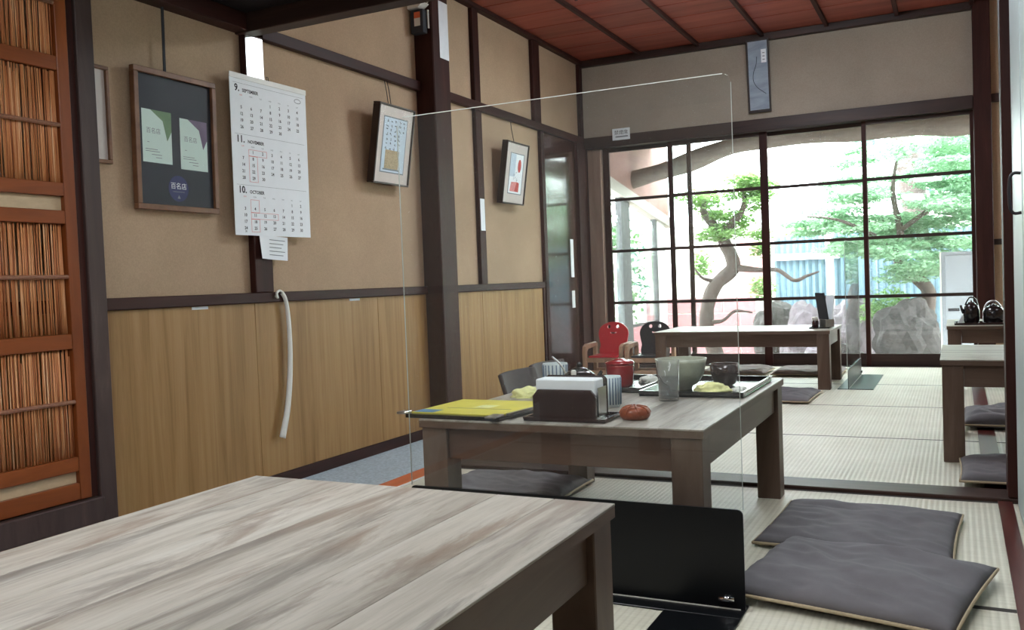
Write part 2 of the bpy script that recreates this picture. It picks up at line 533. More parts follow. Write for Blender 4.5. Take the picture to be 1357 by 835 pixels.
def text_mesh(s, size, mat, parent, loc=(0, 0, 0), align='LEFT', name='lettering', bold=0.0, sx=1.0):
    cu = bpy.data.curves.new('text', 'FONT')
    cu.body = s
    cu.size = size
    cu.align_x = align
    cu.offset = bold
    cu.resolution_u = 2
    t = bpy.data.objects.new('text', cu)
    COL.objects.link(t)
    bpy.context.view_layer.update()
    me = bpy.data.meshes.new_from_object(t.evaluated_get(bpy.context.evaluated_depsgraph_get()))
    bpy.data.objects.remove(t, do_unlink=True)
    bpy.data.curves.remove(cu)
    for v in me.vertices:
        v.co.x *= sx
    me.materials.clear()
    me.materials.append(M[mat])
    o = bpy.data.objects.new(name, me)
    COL.objects.link(o)
    o.parent = parent
    o.location = loc
    return o


WALL_L = Matrix(((0, 0, 1, 0), (1, 0, 0, 0), (0, 1, 0, 0), (0, 0, 0, 1)))      # local x -> +y, y -> +z, z -> +x
WALL_B = Matrix(((1, 0, 0, 0), (0, 0, -1, 0), (0, 1, 0, 0), (0, 0, 0, 1)))     # local x -> +x, y -> +z, z -> -y


def on_left(y, z, x, tilt=0.0, roll=0.0):
    return Matrix.Translation((x, y, z)) @ WALL_L @ Matrix.Rotation(tilt, 4, 'X') @ Matrix.Rotation(roll, 4, 'Z')


def on_back(x, z, y, tilt=0.0, roll=0.0):
    return Matrix.Translation((x, y, z)) @ WALL_B @ Matrix.Rotation(tilt, 4, 'X') @ Matrix.Rotation(roll, 4, 'Z')


# ================================================================== STRUCTURE
XW, YB, ZC, ZLOW, ZCAR = -2.833, 7.19, 2.56, 1.87, -0.173
XR, YF = 2.4, -2.6
KX0, KX1 = -1.917, -1.822          # edge board of the tatami platform

# --- floor: tatami platform
fl = MB().box(KX1, XR, YF, YB + 0.1, -0.17, -0.03).build('floor', 'table_side')
struct(fl, 'pale rush tatami floor of the raised dining room')
mat_proto = {}


def tatami_mat(x0, x1, y0, y1, bw=0.012):
    w, d = round(x1 - x0, 3), round(y1 - y0, 3)
    key = (w, d)
    if key not in mat_proto:
        m = MB().box(-w / 2, w / 2, -d / 2, d / 2 - bw, -0.03, 0).build('tatami_mat', 'tatami', fl)
        b = MB().box(-w / 2, w / 2, d / 2 - bw, d / 2, -0.03, 0.0005).build('border', 'tatami_border', m)
        mat_proto[key] = m
        m.location = ((x0 + x1) / 2, (y0 + y1) / 2, 0)
        return m
    src = mat_proto[key]
    c = copy_tree(src, fl)
    c.location = ((x0 + x1) / 2, (y0 + y1) / 2, 0)
    return c


for y0, y1 in ((3.21, 4.126), (4.126, 5.085), (5.085, 6.045), (6.045, 7.14)):
    tatami_mat(KX1, 0.07, y0, y1)
    tatami_mat(0.135, XR, y0, y1)
for y0, y1 in ((2.118, 3.078), (1.158, 2.118), (0.198, 1.158), (-0.762, 0.198), (-1.722, -0.762), (YF, -1.722)):
    tatami_mat(KX1, 0.1, y0, y1, 0.02)
    tatami_mat(0.14, XR, y0, y1)
struct(MB().box(0.0701, 0.1349, 3.2105, 7.14, -0.029, 0.004).build('trim_1', 'sill_red'), 'reddish wooden floor strip running to the garden windows')
struct(MB().box(0.1005, 0.1395, YF, 3.0775, -0.029, 0.004).build('trim_2', 'sill_red'), 'reddish wooden floor strip beside the white sliding door')
struct(MB().box(KX1, XR, 3.0785, 3.2095, -0.029, 0.012).build('trim_3', 'sill_gloss', bevel=0.003), 'dark glossy wooden threshold across the tatami floor')
struct(MB().box(KX0, KX1 - 0.002, YF, YB, ZCAR, 0.0).build('trim_4', 'kamachi', bevel=0.003), 'orange edge board of the tatami platform beside the blue carpet')
struct(MB().box(KX1 - 0.001, KX1 + 0.012, YF, YB - 0.06, 0.0008, 0.003).build('trim_5', 'white_paint'), 'thin white strip along the orange edge board')
# --- floor: carpeted aisle
ca = MB().box(XW - 0.1, KX0 - 0.001, YF, YB, ZCAR - 0.05, ZCAR).build('floor', 'carpet')
struct(ca, 'blue-grey carpet of the sunken aisle along the wainscot')

# --- left wall
wl = MB().box(XW - 0.12, XW, YF, YB + 0.1, ZCAR - 0.05, ZC + 0.1).build('wall_left', 'plaster')
struct(wl, 'tan plaster wall with dark posts above wood wainscot')
g = 0.0008
seams = [YF, -0.72, 0.24, 1.2, 2.16, 3.118, 4.075, 4.576]
for a, b in zip(seams[:-1], seams[1:]):
    MB().box(XW, XW + 0.012, a + g, b - g, -0.117, 0.674).build('wainscot_panel', 'wainscot', wl, bevel=0.0012)
for a, b in ((4.767, 5.285), (5.285, 5.561), (5.561, 6.262)):
    MB().box(XW, XW + 0.012, a + g, b - g, -0.117, 0.674).build('wainscot_panel', 'wainscot', wl, bevel=0.0012)
for a, b in ((YF, 4.576), (4.767, 6.275)):
    MB().box(XW, XW + 0.03, a, b, 0.675, 0.721).build('rail', 'dark_wood_y', wl, bevel=0.003)
    MB().box(XW, XW + 0.02, a, b, ZCAR, -0.118).build('baseboard', 'dark_wood_y', wl, bevel=0.002)
MB().box(XW, XW + 0.022, 6.255, 6.29, -0.117, 0.674).build('trim', 'dark_wood', wl, bevel=0.002)
# posts
MB().box(XW, XW + 0.035, 3.108, 3.225, 0.7215, 1.872).build('post', 'dark_wood', wl, bevel=0.003)
big_post = MB().box(XW, -2.705, 4.577, 4.766, ZCAR, ZC).build('post', 'dark_wood', wl, bevel=0.006)
tag(big_post, 'thick dark square post')
MB().box(XW, XW + 0.03, 5.257, 5.34, 0.7215, ZC - 0.03).build('post', 'dark_wood', wl, bevel=0.003)
MB().box(XW, XW + 0.03, 6.19, 6.315, 1.923, ZC - 0.03).build('post', 'dark_wood', wl, bevel=0.003)
MB().box(XW, XW + 0.03, 7.12, YB - 0.002, 1.923, ZC - 0.03).build('post', 'dark_wood', wl, bevel=0.003)
for a, b in ((3.226, 4.576), (4.767, 7.188)):
    MB().box(XW, XW + 0.036, a, b, 1.868, 1.9225).build('rail', 'dark_wood_y', wl, bevel=0.003)
MB().box(XW, XW + 0.05, 3.17, 7.188, ZC - 0.03, ZC - 0.001).build('cornice', 'dark_wood_y', wl, bevel=0.003)
# metal plates on posts
MB().box(XW + 0.0352, XW + 0.0366, 3.112, 3.221, 1.50, 1.862).build('metal_plate', 'steel', wl)
MB().box(-2.7049, -2.7035, 4.655, 4.76, 2.065, 2.40).build('metal_plate', 'steel_dull', wl)
# dark lacquered door at the end of the left wall
dd = empty_struct('door_1', 'dark glossy brown sliding door at the end of the tan wall', (XW, 6.3, 0))
MB().box(0.0, 0.03, -0.008, 0.05, -0.17, 1.867).build('jamb', 'dark_wood', dd, bevel=0.003)
MB().box(0.0, 0.016, 0.051, 0.70, -0.17, 1.867).build('door_panel', 'lacquer', dd, bevel=0.002)
MB().box(0.0, 0.04, 0.701, 0.885, -0.17, 1.867).build('jamb', 'dark_wood', dd, bevel=0.003)
MB().box(0.0165, 0.019, 0.53, 0.59, 0.75, 1.06).build('notice', 'paper', dd)
MB().box(0.0165, 0.019, 0.53, 0.59, 0.50, 0.64).build('notice', 'paper', dd)

# --- back wall
wb = MB().box(XW, 0.152, YB, YB + 0.12, 1.915, ZC + 0.1).build('wall_back', 'plaster_back')
struct(wb, 'grey-tan plaster wall above the garden windows')
MB().box(0.225, 0.315, YB, YB + 0.12, 0.0, ZC + 0.1).build('plaster_strip', 'plaster', wb)
MB().box(0.315, XR, YB, YB + 0.12, 1.92, ZC + 0.1).build('plaster_strip', 'plaster_back', wb)
MB().box(XW + 0.001, 0.128, YB - 0.03, YB + 0.11, 1.822, 1.9145).build('lintel', 'dark_wood_x', wb, bevel=0.003)
MB().box(0.242, XR, YB - 0.02, YB - 0.001, 1.85, 1.91).build('lintel', 'dark_wood_x', wb, bevel=0.003)
MB().box(0.242, 0.325, YB - 0.015, YB - 0.001, 0.86, 0.90).build('rail', 'dark_wood_x', wb)
MB().box(0.13, 0.24, YB - 0.07, YB + 0.12, 0.0, ZC - 0.001).build('post', 'dark_wood', wb, bevel=0.004)
MB().box(XW + 0.001, 0.128, YB - 0.05, YB - 0.001, ZC - 0.055, ZC - 0.001).build('cornice', 'dark_wood_x', wb, bevel=0.003)  # real trim, made deeper to stand in for the shade under the ceiling
MB().box(XW + 0.001, -2.79, YB - 0.02, YB + 0.12, -0.17, 1.8215).build('post', 'dark_wood', wb, bevel=0.003)
MB().box(-2.7895, -2.672, YB + 0.02, YB + 0.12, -0.17, 1.8215).build('jamb', 'jamb', wb, bevel=0.003)
MB().box(-2.672, 0.129, YB, YB + 0.11, -0.03, 0.0).build('sill', 'dark_wood_x', wb, bevel=0.003)
MB().box(XW + 0.001, KX1, YB, YB + 0.11, ZCAR - 0.05, -0.031).build('apron_wall', 'dark_wood_x', wb)

ZM = (0.518, 0.955, 1.388)


def sash(name, label, x0, x1, y, lw, rw):
    r = empty_struct(name, label, (x0, y, 0))
    w = x1 - x0
    d = 0.026
    MB().box(0, lw, 0, d, 0.001, 1.8205).build('stile', 'dark_wood', r, bevel=0.002)
    MB().box(w - rw, w, 0, d, 0.001, 1.8205).build('stile', 'dark_wood', r, bevel=0.002)
    MB().box(lw, w - rw, 0, d, 0.001, 0.09).build('bottom_rail', 'dark_wood_x', r, bevel=0.002)
    MB().box(lw, w - rw, 0, d, 1.79, 1.8205).build('top_rail', 'dark_wood_x', r, bevel=0.002)
    for z in ZM:
        MB().box(lw, w - rw, 0.003, d - 0.003, z - 0.012, z + 0.012).build('muntin', 'dark_wood_x', r)
    zs = [0.09] + list(ZM) + [1.79]
    for i in range(4):
        a = zs[i] + (0.012 if i else 0)
        b = zs[i + 1] - (0.012 if i < 3 else 0)
        MB().box(lw, w - rw, d / 2 - 0.0015, d / 2 + 0.0015, a, b).build('glass_pane', 'glass', r)
    return r


sash('window_1', 'sliding glass window sash nearest the dark lacquered door', -2.67, -1.914, YB + 0.07, 0.055, 0.036)
sash('window_2', 'sliding glass window sash overlapping the one by the corner', -2.095, -1.30, YB + 0.03, 0.038, 0.06)
sash('window_3', 'sliding glass window sash below the painted plaque', -1.358, -0.582, YB + 0.07, 0.03, 0.03)
sash('window_4', 'sliding glass window sash beside the thick right-hand post', -0.614, 0.129, YB + 0.03, 0.032, 0.024)
w5 = empty_struct('window_5', 'narrow window beyond the thick post of the garden wall', (0.316, YB + 0.03, 0))
MB().box(0, 0.012, 0, 0.04, 0, 1.85).build('stile', 'dark_wood', w5)
MB().box(0.9, 0.96, 0, 0.04, 0, 1.85).build('stile', 'dark_wood', w5)
for z in (0.0, 0.518, 0.955, 1.388, 1.80):
    MB().box(0.012, 0.9, 0.005, 0.035, z, z + 0.03).build('muntin', 'dark_wood_x', w5)
MB().box(0.012, 0.9, 0.018, 0.021, 0.03, 1.80).build('glass_pane', 'glass', w5)
struct(MB().box(1.277, XR, YB, YB + 0.12, 0, 1.919).build('wall_back', 'plaster_back'), 'plaster wall in the far corner beyond the narrow window')

# --- unseen walls
struct(MB().box(XR, XR + 0.1, YF, YB + 0.1, -0.17, ZC + 0.1).build('wall_right', 'plaster'), 'tan plaster wall of the side room')
struct(MB().box(XW - 0.1, XR + 0.1, YF - 0.1, YF, ZCAR - 0.05, ZC).build('wall_front', 'plaster'), 'tan plaster wall behind the viewer')

# --- ceilings
ce = MB().box(XW - 0.1, XR + 0.1, 3.17, YB + 0.1, ZC + 0.02, ZC + 0.1).build('ceiling', 'dark_wood')
struct(ce, 'reddish board ceiling with dark battens')
y = 3.172
jn = [7.19, 6.70, 6.365, 6.042, 5.717, 5.39, 5.06, 4.73, 4.40, 4.07, 3.74, 3.41, 3.172]
for b, a in zip(jn[:-1], jn[1:]):
    MB().box(XW, XR, a + 0.005, b - 0.005, ZC, ZC + 0.02).build('ceiling_board', 'ceil_board', ce, bevel=0.002)
for x in (-2.28, -1.80, -1.30, -0.83, -0.35, 0.13, 0.61, 1.09, 1.57, 2.05):
    MB().box(x - 0.014, x + 0.014, 3.18, YB - 0.052, ZC - 0.028, ZC - 0.0005).build('batten', 'dark_wood_y', ce, bevel=0.002)
lc = MB().box(XW, XR, YF, 3.085, ZLOW + 0.075, ZLOW + 0.12).build('ceiling', 'soffit')
struct(lc, 'low black wooden ceiling over the entrance side')
MB().box(XW, XR, 3.085, 3.165, ZLOW - 0.008, ZLOW + 0.12).build('beam', 'dark_wood_x', lc, bevel=0.003)
MB().box(XW, XW + 0.075, YF, 3.084, ZLOW - 0.002, ZLOW + 0.074).build('beam', 'dark_wood_y', lc, bevel=0.003)
for yy in (2.2, 1.3, 0.4, -0.5, -1.4):
    MB().box(XW + 0.076, XR, yy - 0.03, yy + 0.03, ZLOW + 0.035, ZLOW + 0.0745).build('batten', 'dark_wood_x', lc, bevel=0.002)
struct(MB().box(XW, XR, 3.085, 3.165, ZLOW + 0.121, ZC + 0.1).build('wall_header', 'plaster'), 'plaster header above the low ceiling edge')

# --- reed sliding door with its frame
DX = -2.62
dr = empty_struct('door_2', 'orange-brown sliding door filled with vertical reeds', (DX, 0, 0))
MB().box(-0.03, 0.0, 2.026, 2.069, 0.056, 1.85).build('stile', 'door_orange', dr, bevel=0.002)
MB().box(-0.03, 0.0, 1.06, 1.11, 0.056, 1.85).build('stile', 'door_orange', dr, bevel=0.002)
for z0, z1 in ((1.471, 1.518), (1.061, 1.105), (0.97, 1.014), (0.558, 0.608), (0.152, 0.199), (0.057, 0.112), (1.80, 1.85)):
    MB().box(-0.028, -0.002, 1.11, 2.026, z0, z1).build('rail', 'door_orange_y', dr, bevel=0.002)
for z in (1.69, 1.294, 0.796, 0.383):
    MB().tube([(-0.004, 1.112, z), (-0.004, 1.5, z + 0.001), (-0.004, 2.024, z)], 0.007, 8).build('reed_tie', 'reed_tie', dr, True)
for z0, z1 in ((1.0145, 1.0605), (0.1125, 0.1515)):
    MB().box(-0.024, -0.018, 1.111, 2.025, z0, z1).build('lit_gap_panel', 'lit_gap', dr)  # added pale panels in place of the lit wall behind the gaps
random.seed(4)
for z0, z1 in ((1.519, 1.80), (1.106, 1.470), (0.609, 0.969), (0.20, 0.557)):
    rb = MB()
    yy = 1.114
    while yy < 2.022:
        r = random.uniform(0.0019, 0.0030)
        dx = random.uniform(-0.004, 0.004)
        sk = random.uniform(-0.004, 0.004)
        top = z1 if random.random() < 0.85 else z1 - random.uniform(0, 0.03)
        rb.tube([(-0.016 + dx, yy, z0), (-0.016 + dx, yy + sk * 0.5, (z0 + top) / 2), (-0.016 + dx, yy + sk, top)], r, 5)
        yy += r * random.uniform(1.6, 2.5)
    ro = rb.build('reed_infill', 'reed', dr, True)
    ro['kind'] = 'stuff'
fp_ = empty_struct('trim_6', 'dark worn wooden post and sill framing the reed door', (DX, 0, 0))
MB().box(-0.213, 0.0, 2.103, 2.171, ZCAR, ZLOW - 0.003).build('post', 'dark_wood_grey', fp_, bevel=0.003)
MB().box(-0.05, -0.012, 2.07, 2.1025, 0.053, ZLOW - 0.003).build('jamb', 'dark_wood', fp_, bevel=0.002)
MB().box(-0.07, 0.022, 0.9, 2.1025, -0.03, 0.0525).build('sill', 'dark_wood_grey', fp_, bevel=0.004)
MB().box(-0.06, 0.0, 0.9, 2.1025, ZCAR, -0.031).build('baseboard', 'jamb', fp_)
MB().box(-0.06, 0.01, 0.9, 2.1025, 1.852, ZLOW - 0.003).build('lintel', 'dark_wood_y', fp_, bevel=0.003)

# --- right: post and white sliding door
struct(MB().box(0.129, 0.24, 3.08, 3.2, 0.0125, ZLOW - 0.009).build('trim_7', 'dark_wood', bevel=0.004), 'dark wooden post at the end of the glossy threshold')
wd = empty_struct('door_3', 'white framed sliding door with a black D-shaped handle', (0.152, 0, 0))
MB().box(0, 0.03, 2.62, 3.03, 0.006, ZLOW - 0.003).build('stile', 'door_white', wd, bevel=0.002)
MB().box(0.004, 0.026, 2.585, 2.6195, 0.006, ZLOW - 0.003).build('gasket', 'door_dark', wd)
MB().box(0, 0.03, 1.95, 2.5845, 0.006, ZLOW - 0.003).build('door_panel', 'door_white', wd, bevel=0.002)
MB().tube(fill_between([(-0.0005, 2.64, 0.95), (-0.018, 2.64, 0.95), (-0.026, 2.64, 0.93), (-0.026, 2.64, 0.87), (-0.018, 2.64, 0.85), (-0.0005, 2.64, 0.85)], 4), 0.004, 8).build('handle', 'door_dark', wd, True)

# ================================================================== TABLES
ZT = 0.379


def table(label, x0, x1, y0, y1, zt=ZT, along='y', planks=7):
    """low table: plank top, aprons set back, four square legs; origin at its floor centre"""
    L, W = (y1 - y0, x1 - x0) if along == 'y' else (x1 - x0, y1 - y0)
    t = thing('low_table', label, 'table', ((x0 + x1) / 2, (y0 + y1) / 2, 0.0), 0 if along == 'y' else PI / 2, 'low wooden dining tables')
    th, ap, lg, ins = 0.021, 0.08, 0.072, 0.006
    hw, hl = W / 2, L / 2
    base = MB().box(-hw + 0.0008, hw - 0.0008, -hl + 0.0008, hl - 0.0008, zt - th, zt - 0.004).build('top_core', 'table_side_y', t)
    pw = W / planks
    for i in range(planks):
        MB().box(-pw / 2 + 0.0004, pw / 2 - 0.0004, -hl, hl, -0.004, 0).build('plank', 'table_top', t, bevel=0.0007, loc=(-hw + pw * (i + 0.5), 0, zt))
    for sx in (-1, 1):
        for sy in (-1, 1):
            a, b = sorted((sx * (hw - ins), sx * (hw - ins - lg)))
            c, d = sorted((sy * (hl - ins), sy * (hl - ins - lg)))
            MB().box(a, b, c, d, 0.0, zt - th - 0.0002).build('leg', 'table_side', t, bevel=0.002)
        a, b = sorted((sx * (hw - ins - 0.012), sx * (hw - ins - 0.034)))
        MB().box(a, b, -hl + ins + lg + 0.0005, hl - ins - lg - 0.0005, zt - th - ap, zt - th - 0.0002).build('apron', 'table_side_y', t, bevel=0.001)
        c, d = sorted((sx * (hl - ins - 0.012), sx * (hl - ins - 0.034)))
        MB().box(-hw + ins + lg + 0.0005, hw - ins - lg - 0.0005, c, d, zt - th - ap, zt - th - 0.0002).build('apron', 'table_side_x', t, bevel=0.001)
    return t


table('grey weathered low table with nothing on it, in front of the clear screen', -1.181, -0.472, 0.245, 1.287)
table('grey weathered low table crowded with bowls, trays and a napkin box', -1.25, -0.508, 1.965, 3.0)
table('low wooden table by the garden windows with a menu stand on it', -1.79, -0.69, 5.72, 6.35, 0.362, 'x', 6)
table('pale-topped low table standing behind the right end of the threshold', -0.06, 0.98, 3.655, 4.36, ZT, 'x')
table('low wooden table carrying the two black kettles', -0.057, 0.98, 5.74, 6.46, ZT, 'x')

# ================================================================== PARTITIONS
def rounded_rect(x0, x1, y0, y1, r, corners=('tl', 'tr')):
    pts = [(x0, y0), (x1, y0)]
    if 'tr' in corners:
        pts += [(x1 - r + r * math.cos(a), y1 - r + r * math.sin(a)) for a in (0, 0.4, 0.8, 1.17, 1.5708)]
    else:
        pts.append((x1, y1))
    if 'tl' in corners:
        pts += [(x0 + r - r * math.sin(a), y1 - r + r * math.cos(a)) for a in (0, 0.4, 0.8, 1.17, 1.5708)]
    else:
        pts.append((x0, y1))
    return pts


def partition(label, mtx, w, h, hb, feet):
    """local x along the screen, y up, z towards the viewer side"""
    p = thing('acrylic_partition', label, 'partition', mtx=mtx, group='clear table screens')
    MB().prism(rounded_rect(0, w, hb, h, 0.02), -0.0015, 0.0015).build('clear_sheet', 'acrylic', p)
    MB().box(0.018, w - 0.018, h - 0.0010, h + 0.0004, -0.0017, 0.0017).build('edge_glint', 'acrylic_edge_glint', p)  # opaque strip drawn as the bright glint along the sheet's top
    for a, b in ((-0.0004, 0.0005), (w - 0.0005, w + 0.0004)):
        MB().box(a, b, hb, h - 0.02, -0.0016, 0.0016).build('edge_glint', 'acrylic_side_glint', p)
    MB().prism(rounded_rect(0, w, 0.004, hb, 0.012), 0.0018, 0.006).build('lower_panel', 'black_sheet', p)
    MB().box(0.01, w - 0.01, 0.004, 0.0065, 0.0065, 0.008).build('painted_reflection', 'white_plastic', p)  # white strip painting the light reflected along the panel's bottom edge
    for a, b, d0, d1 in feet:
        MB().box(a, b, 0.0, 0.004, d0, d1).build('foot_plate', 'black_sheet', p, bevel=0.001)
    MB().tube([(w - 0.055, 0.026, 0.011), (w - 0.022, 0.028, 0.011)], 0.006, 10).build('clip', 'chrome', p, True)
    return p


partition('tall clear acrylic screen with a black lower panel behind the empty grey table', on_back(-1.245, 0.0005, 1.915), 0.83, 1.142, 0.22,
          ((0, 0.83, -0.03, 0.055), (0.665, 0.83, 0.055, 0.22), (0.0, 0.165, 0.055, 0.22)))
partition('clear acrylic screen on a black foot plate at the end of the window table',
          Matrix.Translation((-0.60, 5.76, 0.0005)) @ Matrix(((0, 0, 1, 0), (1, 0, 0, 0), (0, 1, 0, 0), (0, 0, 0, 1))), 0.82, 0.9, 0.12,
          ((0, 0.82, -0.06, 0.145),))


# ================================================================== CUSHIONS
def cushion(label, cx, cy, rz, w, d, z=0.0, t=0.045, mat='cloth_grey', seed=0, tiltx=0.0, tilty=0.0):
    c = thing('floor_cushion', label, 'cushion', (cx, cy, z), rz, 'dark floor cushions')
    c.rotation_euler = (tiltx, tilty, rz)
    n = 44
    mb = MB()
    idx = {}
    for side in (0, 1):
        for i in range(n + 1):
            for j in range(n + 1):
                u, v = -1 + 2 * i / n, -1 + 2 * j / n
                edge = i in (0, n) or j in (0, n)
                if side and edge:
                    idx[1, i, j] = idx[0, i, j]
                    continue
                bow = 0.025
                x = u * (1 - bow * (1 - v * v)) * w / 2
                y_ = v * (1 - bow * (1 - u * u)) * d / 2
                f = max(0.0, (1 - abs(u) ** 8) * (1 - abs(v) ** 8)) ** 0.5
                q0 = Vector((x * 5 + seed, y_ * 9 + x * 3, seed * 1.7))
                nz = mnoise.noise(q0) * 0.5 + (0.5 - 1.6 * abs(mnoise.noise(q0 * 1.6 + Vector((4, 2, 0))))) * 0.45 + mnoise.noise(q0 * 4) * 0.22
                if side == 0:
                    zz = t * 0.35 + f * (t * 0.50 + nz * t * 0.52)
                else:
                    zz = t * 0.35 - f * t * 0.35
                mb.v.append((x, y_, zz))
                idx[side, i, j] = len(mb.v) - 1
    for side in (0, 1):
        for i in range(n):
            for j in range(n):
                q = [idx[side, i, j], idx[side, i + 1, j], idx[side, i + 1, j + 1], idx[side, i, j + 1]]
                mb.f.append(tuple(q if side == 0 else q[::-1]))
    body = mb.build('cover', mat, c, True)
    pts = []
    for s in range(4):
        for k in range(10):
            q = -1 + 2 * k / 10
            u, v = ((q, -1), (1, q), (-q, 1), (-1, -q))[s]
            pts.append((u * (1 - 0.025 * (1 - v * v)) * w / 2 * 1.004, v * (1 - 0.025 * (1 - u * u)) * d / 2 * 1.004, t * 0.28))
    pts.append(pts[0])
    MB().tube(pts, 0.0042, 6).build('piping', 'piping', c, True)
    return c


cushion('grey floor cushion lying nearest the glossy threshold, partly under another cushion', -0.245, 2.61, -0.05, 0.475, 0.47, 0.0005, 0.042, seed=1)
cushion('creased grey floor cushion overlapping its neighbour beside the black screen panel', -0.205, 2.125, -0.21, 0.475, 0.42, 0.013, 0.048, seed=5, tiltx=0.03)
cushion('grey floor cushion half under the near side of the pale-topped table', 0.235, 3.41, 0.0, 0.47, 0.38, 0.0145, 0.045, seed=9)
cushion('grey floor cushion behind the pale-topped table', 0.25, 4.62, 0.0, 0.47, 0.46, 0.005, 0.07, seed=12)
cushion('grey floor cushion between the crowded table and the orange edge board', -1.40, 2.74, 0.03, 0.48, 0.42, 0.0005, 0.05, seed=15)
cushion('grey floor cushion on the near side of the window table', -0.98, 5.33, -0.02, 0.5, 0.48, 0.0005, 0.04, seed=18)
cushion('pale grey floor cushion behind the window table, beside the second screen', -0.94, 6.62, 0.0, 0.46, 0.42, 0.0005, 0.05, 'cloth_pale', seed=21)
cushion('pale grey floor cushion behind the middle of the window table', -1.45, 6.63, 0.0, 0.46, 0.42, 0.0005, 0.05, 'cloth_pale', seed=24)


# floor chairs (legless) left of the crowded table
def floor_chair(label, x, y, rz, zt):
    c = thing('legless_chair', label, 'floor chair', (x, y, 0.0005), rz, 'dark legless chairs')
    n = 7
    pts = [(0.035 * (i / n - 0.5) ** 2 * 4, -0.19 + 0.38 * i / n) for i in range(n + 1)]
    b = MB()
    vs_, fs = [], []
    for i, (px, py) in enumerate(pts):
        for k, (zz, lean, s) in enumerate(((0.02, 0.03, 0.86), (zt * 0.5, 0.0, 0.94), (zt, -0.045, 1.0))):
            for q in (0, 0.014):
                vs_.append((px + lean + q, py * s, zz))
    for i in range(n):
        for k in range(2):
            a = i * 6 + k * 2
            fs.append((a, a + 6, a + 8, a + 2))
            fs.append((a + 1, a + 3, a + 9, a + 7))
        fs.append((i * 6 + 4, i * 6 + 10, i * 6 + 11, i * 6 + 5))
        fs.append((i * 6, i * 6 + 1, i * 6 + 7, i * 6 + 6))
    for e in (0, n * 6):
        fs.append((e, e + 2, e + 3, e + 1)); fs.append((e + 2, e + 4, e + 5, e + 3))
    b.add(vs_, fs)
    b.build('backrest', 'chair_brown', c, True)
    MB().box(0.05, 0.42, -0.18, 0.18, 0.0, 0.014).build('seat', 'chair_brown', c, bevel=0.004)
    MB().box(0.06, 0.41, -0.17, 0.17, 0.0145, 0.05).build('pad', 'cloth_grey', c, bevel=0.012, seg=2)
    return c


floor_chair('dark brown legless chair just past the threshold by the orange edge board', -1.68, 3.44, 0.06, 0.345)
floor_chair('dark brown legless chair further along the orange edge board', -1.76, 3.93, 0.0, 0.335)


# children's chairs, on the carpet of the aisle
def kid_chair(label, x, y, mat):
    c = thing('child_chair', label, 'chair', (x, y, ZCAR + 0.0005), 0, 'small chairs with smiling backs')
    out = [(-0.108, 0.30), (0.108, 0.30), (0.113, 0.34), (0.104, 0.38), (0.113, 0.42), (0.121, 0.46)]
    out += [(0.121 * math.cos(a), 0.475 + 0.085 * math.sin(a)) for a in [k * PI / 12 for k in range(13)]]
    out += [(-0.121, 0.46), (-0.113, 0.42), (-0.104, 0.38), (-0.113, 0.34)]
    cu = bpy.data.curves.new('board', 'CURVE')
    cu.dimensions = '2D'; cu.fill_mode = 'BOTH'; cu.extrude = 0.007; cu.bevel_depth = 0.0015

    def ring(p):
        sp = cu.splines.new('POLY'); sp.points.add(len(p) - 1); sp.use_cyclic_u = True
        for q, (a, b) in zip(sp.points, p):
            q.co = (a, b, 0, 1)
    ring(out)
    for ex in (-0.036, 0.036):
        ring([(ex + 0.015 * math.cos(k * PI / 8), 0.523 + 0.016 * math.sin(k * PI / 8)) for k in range(16)])
    ring([(-0.03, 0.486), (-0.012, 0.480), (0.012, 0.480), (0.03, 0.486), (0.024, 0.470), (0, 0.466), (-0.024, 0.470)])
    to = bpy.data.objects.new('tmp', cu); COL.objects.link(to)
    bpy.context.view_layer.update()
    me = bpy.data.meshes.new_from_object(to.evaluated_get(bpy.context.evaluated_depsgraph_get()))
    bpy.data.objects.remove(to, do_unlink=True); bpy.data.curves.remove(cu)
    me.materials.clear(); me.materials.append(M[mat])
    bo = bpy.data.objects.new('backrest', me); COL.objects.link(bo); bo.parent = c
    bo.matrix_local = Matrix.Translation((0, 0.06, 0)) @ Matrix.Rotation(PI / 2 - 0.1, 4, 'X')
    MB().box(-0.118, 0.118, -0.15, 0.07, 0.297, 0.311).build('seat', mat, c, bevel=0.005, seg=2)
    MB().box(-0.132, 0.132, -0.155, -0.132, 0.262, 0.2965).build('front_rail', 'chair_wood', c, bevel=0.003)
    MB().box(-0.132, 0.132, 0.05, 0.07, 0.262, 0.2965).build('back_rail', 'chair_wood', c, bevel=0.003)
    for sd in (-1, 1):
        a, b = sorted((sd * 0.133, sd * 0.162))
        prf = [(-0.165, 0.0), (-0.128, 0.0), (-0.128, 0.34), (-0.10, 0.362), (0.06, 0.372), (0.06, 0.0), (0.095, 0.0), (0.1, 0.395), (0.07, 0.408), (-0.12, 0.402), (-0.158, 0.385), (-0.168, 0.34)]
        MB().prism(prf, a, b, WALL_L).build('side_frame', 'chair_wood', c, bevel=0.004)
        MB().box(a + 0.005, b - 0.005, -0.1275, 0.0595, 0.10, 0.13).build('stretcher', 'chair_wood', c, bevel=0.003)
    MB().box(-0.132, 0.132, -0.150, -0.135, 0.17, 0.20).build('foot_rail', 'chair_wood', c, bevel=0.003)
    MB().box(-0.132, 0.132, 0.065, 0.08, 0.17, 0.20).build('foot_rail', 'chair_wood', c, bevel=0.003)
    return c


kid_chair('small child chair with a red smiling backrest and wooden arms', -2.425, 6.6, 'chair_red')
kid_chair('small child chair with a charcoal smiling backrest beside the red one', -2.085, 6.6, 'chair_black')

# ================================================================== WALL HANGINGS
random.seed(11)


def flat(parent, name, mat, x0, x1, y0, y1, z, t=0.0006):
    return MB().box(x0, x1, y0, y1, z, z + t).build(name, mat, parent)


